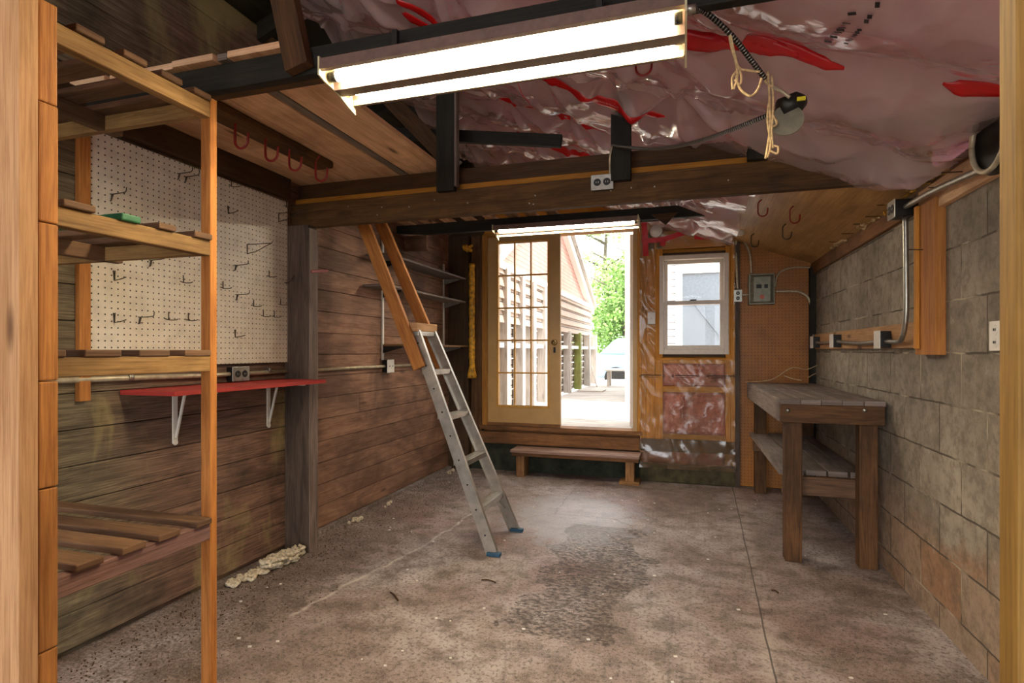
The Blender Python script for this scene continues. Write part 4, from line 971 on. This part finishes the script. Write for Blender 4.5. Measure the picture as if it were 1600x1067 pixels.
# ------------------------------------------------------------------ rope pile and foam bits on floor
m=MB(); pts=[]
a=onZ(345,918,0);b=onZ(452,872,0)
def ropeline(p,q,n,amp,r,m):
    pts=[]
    for i in range(n):
        f=i/(n-1); c=p+(q-p)*f; pts.append(c+Vector((amp*math.sin(i*2.1)+.01,amp*math.cos(i*1.7),r+.012*(i%2))))
    m.tube(spline(pts,4),r,8)
m=MB(); rr_=random.Random(5); n=26
for k in range(n):
    f=k/(n-1); c=a+(b-a)*f+Vector((.035+rr_.uniform(-.01,.02),.02,.0)); big=1.0 if f<.55 else 1.5
    for lay in range(1 if f<.5 else 3):
        cc=c+Vector((rr_.uniform(-.02,.02),rr_.uniform(-.02,.02),.014+.022*lay)); g=rr_.uniform(0,3.1); R_=.020*big*rr_.uniform(.8,1.2)
        m.tube([cc+Vector((math.cos(g+t_)*R_*1.3,math.sin(g+t_)*R_,.006*math.sin(3*t_+g))) for t_ in [i_*.65 for i_ in range(10)]],.0105,7)
c=b+Vector((.03,.05,0)); m.lathe(c,(0,0,1),[(0,.02),(.02,.045),(.045,.03),(.05,0)],12)
m.lathe(c+Vector((-.03,.07,0)),(0,0,1),[(0,.02),(.02,.035),(.035,.02),(.04,0)],12)
tag(m.build('rope_pile',M['rope']),'knotted off-white rope lying along the foot of the left wall by the grey post','rope')
for i,(px,py,l) in enumerate(((548,815,'white foam lumps at the wall foot right of the grey post'),(607,789,'small knot of white rope at the wall foot left of the ladder'),(705,738,'scrap of rope near the back left corner behind the ladder'))):
    P=onZ(px,py,0); P.x=max(P.x,WX+.09); m=MB()
    for k in range(9):
        q=random.uniform(.008,.02); c=P+Vector((random.uniform(-.02,.03),random.uniform(-.09,.09),0)); m.lathe(c,(0,0,1),[(0,q*.6),(q*.6,q),(q*1.4,q*.6),(q*1.6,0)],9)
    tag(m.build('rope_scrap',M['rope']),l,'rope scrap')
# twigs & chips
for i,(px,py,qx,qy,l) in enumerate(((610,925,622,938,'short dark twig on the floor left of centre'),(752,906,775,910,'thin twig on the floor in front of the ladder'),(1205,922,1216,926,'dark chip on the floor in front of the workbench'))):
    tag(MB().tube(spline([onZ(px,py,.005),onZ((px+qx)/2,(py+qy)/2-2,.007),onZ(qx,qy,.005)],4),.004,6).build('twig',M['brace']),l,'twig')
m=MB()
for k in range(70):
    x,y=random.uniform(-2.3,1.0),random.uniform(2.0,5.4); s=random.uniform(.003,.008); m.hexa((x,y,.002),((s,s*.3,0),(-s*.3,s*.6,0),(0,0,.002)))
o=m.build('floor_chips',M['white']); o['kind']='stuff'; tag(o,'scattered tiny pale chips and grit on the concrete floor','grit')
m=MB()
for k in range(1500):
    x=WX+.05+abs(random.gauss(0,.28)); y=random.uniform(1.2,5.6); s=random.uniform(.0012,.0032); m.hexa((x,y,.002),((s,s*.4,0),(-s*.4,s*.7,0),(0,0,.002)))
o=m.build('floor_grit',M['brace']); o['kind']='stuff'; tag(o,'dark grit and crumbs swept along the left wall foot','grit')
# ------------------------------------------------------------------ outside
DZ=.50
m=MB(); y=BY+.14
while y<14.5: m.box(-2.15,.6 if y<8.8 else -.85,y+.004,y+.136,DZ-.03,DZ,0); y+=.14
struct(m.build('floor_deck',M['deck']))
m=MB().box(-2.15,-.85,14.5,16.5,.2,DZ-.01); m.box(-40,40,BY+.14,70,.05,.2)
struct(m.build('floor_outside',M['conc'],origin=(0,20,0)))
struct(MB().box(-40,40,-40,-3.5,-.12,-.02).build('floor_driveway',M['conc'],origin=(0,-20,0)))
# neighbour's shed wall running beside the deck
X_=-2.15
T=thing('neighbour_shed','weathered shed beside the deck, gabled end clad in red shingles with white rake boards','shed',(X_-1.5,10,DZ))
MB().prism([(X_-.08,6.3,2.34),(X_-.08,13.3,2.34),(X_-.08,9.4,3.9)],(-.1,0,0)).build('gable',M['brick'],T)
for (ya,za,yb,zb_) in ((6.0,2.28,9.4,4.0),(13.6,2.28,9.4,4.0)):
    MB().bar((X_-.03,ya,za),(X_-.03,yb,zb_),.12,.16,side=(1,0,0)).build('rake_board',M['ext_trim'],T)
    MB().bar((X_-1.5,ya,za+.12),(X_-1.5,yb,zb_+.12),3.2,.05,side=(1,0,0)).build('roof',M['ext_grey'],T)
m=MB(); z=1.68
while z<2.33: m.bar((X_-.02,6.1,z+.07),(X_-.02,13.5,z+.07),.012,.165,side=(1,0,.25)); z+=.15
m.build('lap_siding',M['ext_siding'],T)
m=MB(); z=.52
while z<1.66: m.box(X_-.14,X_-.12,6.1,14.0,z,z+.13,1); z+=.14
m.build('board_wall',M['ext_board'],T)
MB().box(X_-.10,X_+.0,6.1,14.0,1.36,1.42,1).build('mid_rail',M['ext_trim'],T)
MB().box(X_-.10,X_+.02,6.1,13.5,2.33,2.42,1).build('top_rail',M['ext_trim'],T)
for y,mt in ((6.6,'ext_grey'),(7.3,'ext_grey'),(7.9,'ext_grey'),(8.6,'ext_grey'),(9.55,'ext_post'),(10.6,'ext_grey'),(11.7,'ext_post'),(12.9,'ext_grey'),(13.9,'ext_grey')):
    MB().box(X_-.10,X_+.04,y,y+.14,DZ,1.70 if y>9 else 2.35,2).build('wall_post',M[mt],T,.004,label='mossy green post' if mt=='ext_post' else None)
tag(MB().bar((-1.9,12.6,.51),(-2.08,12.9,1.0),.05,.02).build('leaning_stick',M['ext_grey']),'thin board leaning on the shed wall at the far end of the deck','board')
tag(MB().box(-2.05,-1.55,11.0,11.5,DZ,DZ+.03).build('loose_board',M['ext_grey']),'grey board lying flat on the deck beside the mossy posts','board')
# white house
T=thing('white_house','bright white clapboard house across the deck, seen through doorway edge and window','house',(1.5,9.1,.2))
hx=onY(979,500,9.0).x
m=MB(); m.box(hx,4.5,9.0,9.2,.2,5.0); m.box(hx,hx+.2,9.2,13.0,.2,5.0); m.build('wall',M['ext_white'],T)
MB().box(hx-.02,hx+.10,8.97,9.0,.2,5.0).build('corner_board',M['ext_trim'],T)
p=onY(1066,430,9.0);q=onY(1150,548,9.0)
f=MB(); frame(f,p.x-.1,p.x+1.3,1.10,p.z+.12,.1,8.93,9.0); wf=f.build('house_window',M['ext_trim'],T)
MB().box(p.x,p.x+1.2,8.97,8.985,1.2,p.z+.02).build('blind',M['greyglass'],wf)
MB().bar((p.x+.12,8.94,p.z-.4),(p.x+.75,8.94,1.25),.006,.006).build('cord',M['dark'],wf)
# car
Pc=onZ(938,606,DZ); T=thing('parked_car','light blue parked car at the far end of the deck, front wheel showing','car',(-1.75,17.6,.2))
def carbody(m,prof,x0,x1): m.prism([(x,17.0+0*x,z) for x,z in prof],(0,1.7,0))
cx=-2.7
prof=[(0,.42),(3.9,.42),(4.0,.75),(3.85,.98),(2.9,1.08),(.1,1.12),(-.08,.8)]
MB().prism([(cx+x,16.6,z+.1) for x,z in prof],(0,1.7,0)).build('body',M['car'],T,.06)
prof=[(.25,1.1),(2.75,1.06),(2.1,1.5),(.7,1.53)]
MB().prism([(cx+x,16.72,z+.12) for x,z in prof],(0,1.46,0)).build('cabin_glass',M['carglass'],T,.03)
MB().prism([(cx+.68,16.75,1.63),(cx+2.12,16.75,1.60),(cx+1.9,16.75,1.68),(cx+.8,16.75,1.69)],(0,1.4,0)).build('roof',M['car'],T,.02)
for x in (.75,3.1): MB().disc((cx+x,16.62,.52),(0,1,0),.32,.2,24).build('wheel',M['dark'],T)
# table on deck
T=thing('patio_table','small white patio table on the deck in front of the car','table',(-1.45,13.2,DZ))
a=onY(945,577,13.0);b=onY(984,577,13.0)
MB().box(a.x,b.x,12.8,13.4,.86,.90).build('table_top',M['ext_trim'],T,.01)
for x in (a.x+.06,b.x-.1):
    for y in (12.9,13.3): MB().box(x,x+.05,y,y+.05,DZ,.86,2).build('leg',M['ext_grey'],T)
# trees
def tree(x,y,h,r,n,mat,label):
    T=thing('leafy_tree',label,'tree',(x,y,.2),'trees beyond the car')
    m=MB(); m.tube(spline([(x,y,.2),(x+.1,y,h*.3),(x-.1,y+.1,h*.6),(x+.05,y,h*.85)],5),[.16*(1-i/17) +.03 for i in range(16)],8)
    for k in range(9):
        a=random.uniform(0,6.28); z=h*random.uniform(.35,.75); m.tube(spline([(x,y,z),(x+math.cos(a)*r*.4,y+math.sin(a)*r*.4,z+.5),(x+math.cos(a)*r*.8,y+math.sin(a)*r*.8,z+.9)],4),[.05-.004*i for i in range(9)],6)
    m.build('trunk',M['bark'],T)
    m=MB(); cl=[(Vector((random.gauss(0,.45)*r,random.gauss(0,.45)*r,h*.62+random.uniform(-.42,.42)*h*.85))) for _ in range(34)]
    for k in range(n):
        c=random.choice(cl)+Vector((random.gauss(0,.3),random.gauss(0,.3),random.gauss(0,.25))); s=random.uniform(.05,.11)
        u=Vector((random.gauss(0,1),random.gauss(0,1),random.gauss(0,.5))).normalized()*s; v=u.cross(Vector((random.gauss(0,1),random.gauss(0,1),random.gauss(0,1)))).normalized()*s*.55
        b=len(m.v); P=Vector((x,y,0))+c; m.v+=[P-u,P-v,P+u,P+v]; m.quadface([b,b+1,b+2,b+3],[(0,0)]*4)
    m.build('foliage',mat,T)
tree(-2.2,22,4.6,1.9,9000,M['leaf'],'nearer bright green tree directly behind the parked car')
tree(-3.6,27,9.0,2.6,9000,M['leaf2'],'tall pale tree beyond the shed gable')
tree(-1.6,30,11.0,2.8,9000,M['leaf2'],'tall sparse tree behind the nearer green tree')
# ------------------------------------------------------------------ light
w=bpy.data.worlds.new('sky'); SC.world=w; w.use_nodes=True; nt=w.node_tree
bg=nt.nodes['Background']; bg.inputs[0].default_value=(.93,.96,1.0,1); bg.inputs[1].default_value=3.6
s=bpy.data.lights.new('sun','SUN'); s.energy=3.2; s.angle=.02; s.color=(1,.96,.88); so=bpy.data.objects.new('sun',s); COL.objects.link(so)
so.rotation_euler=Vector((.42,-.06,.9)).to_track_quat('Z','Y').to_euler()
SC.view_settings.exposure=0.88
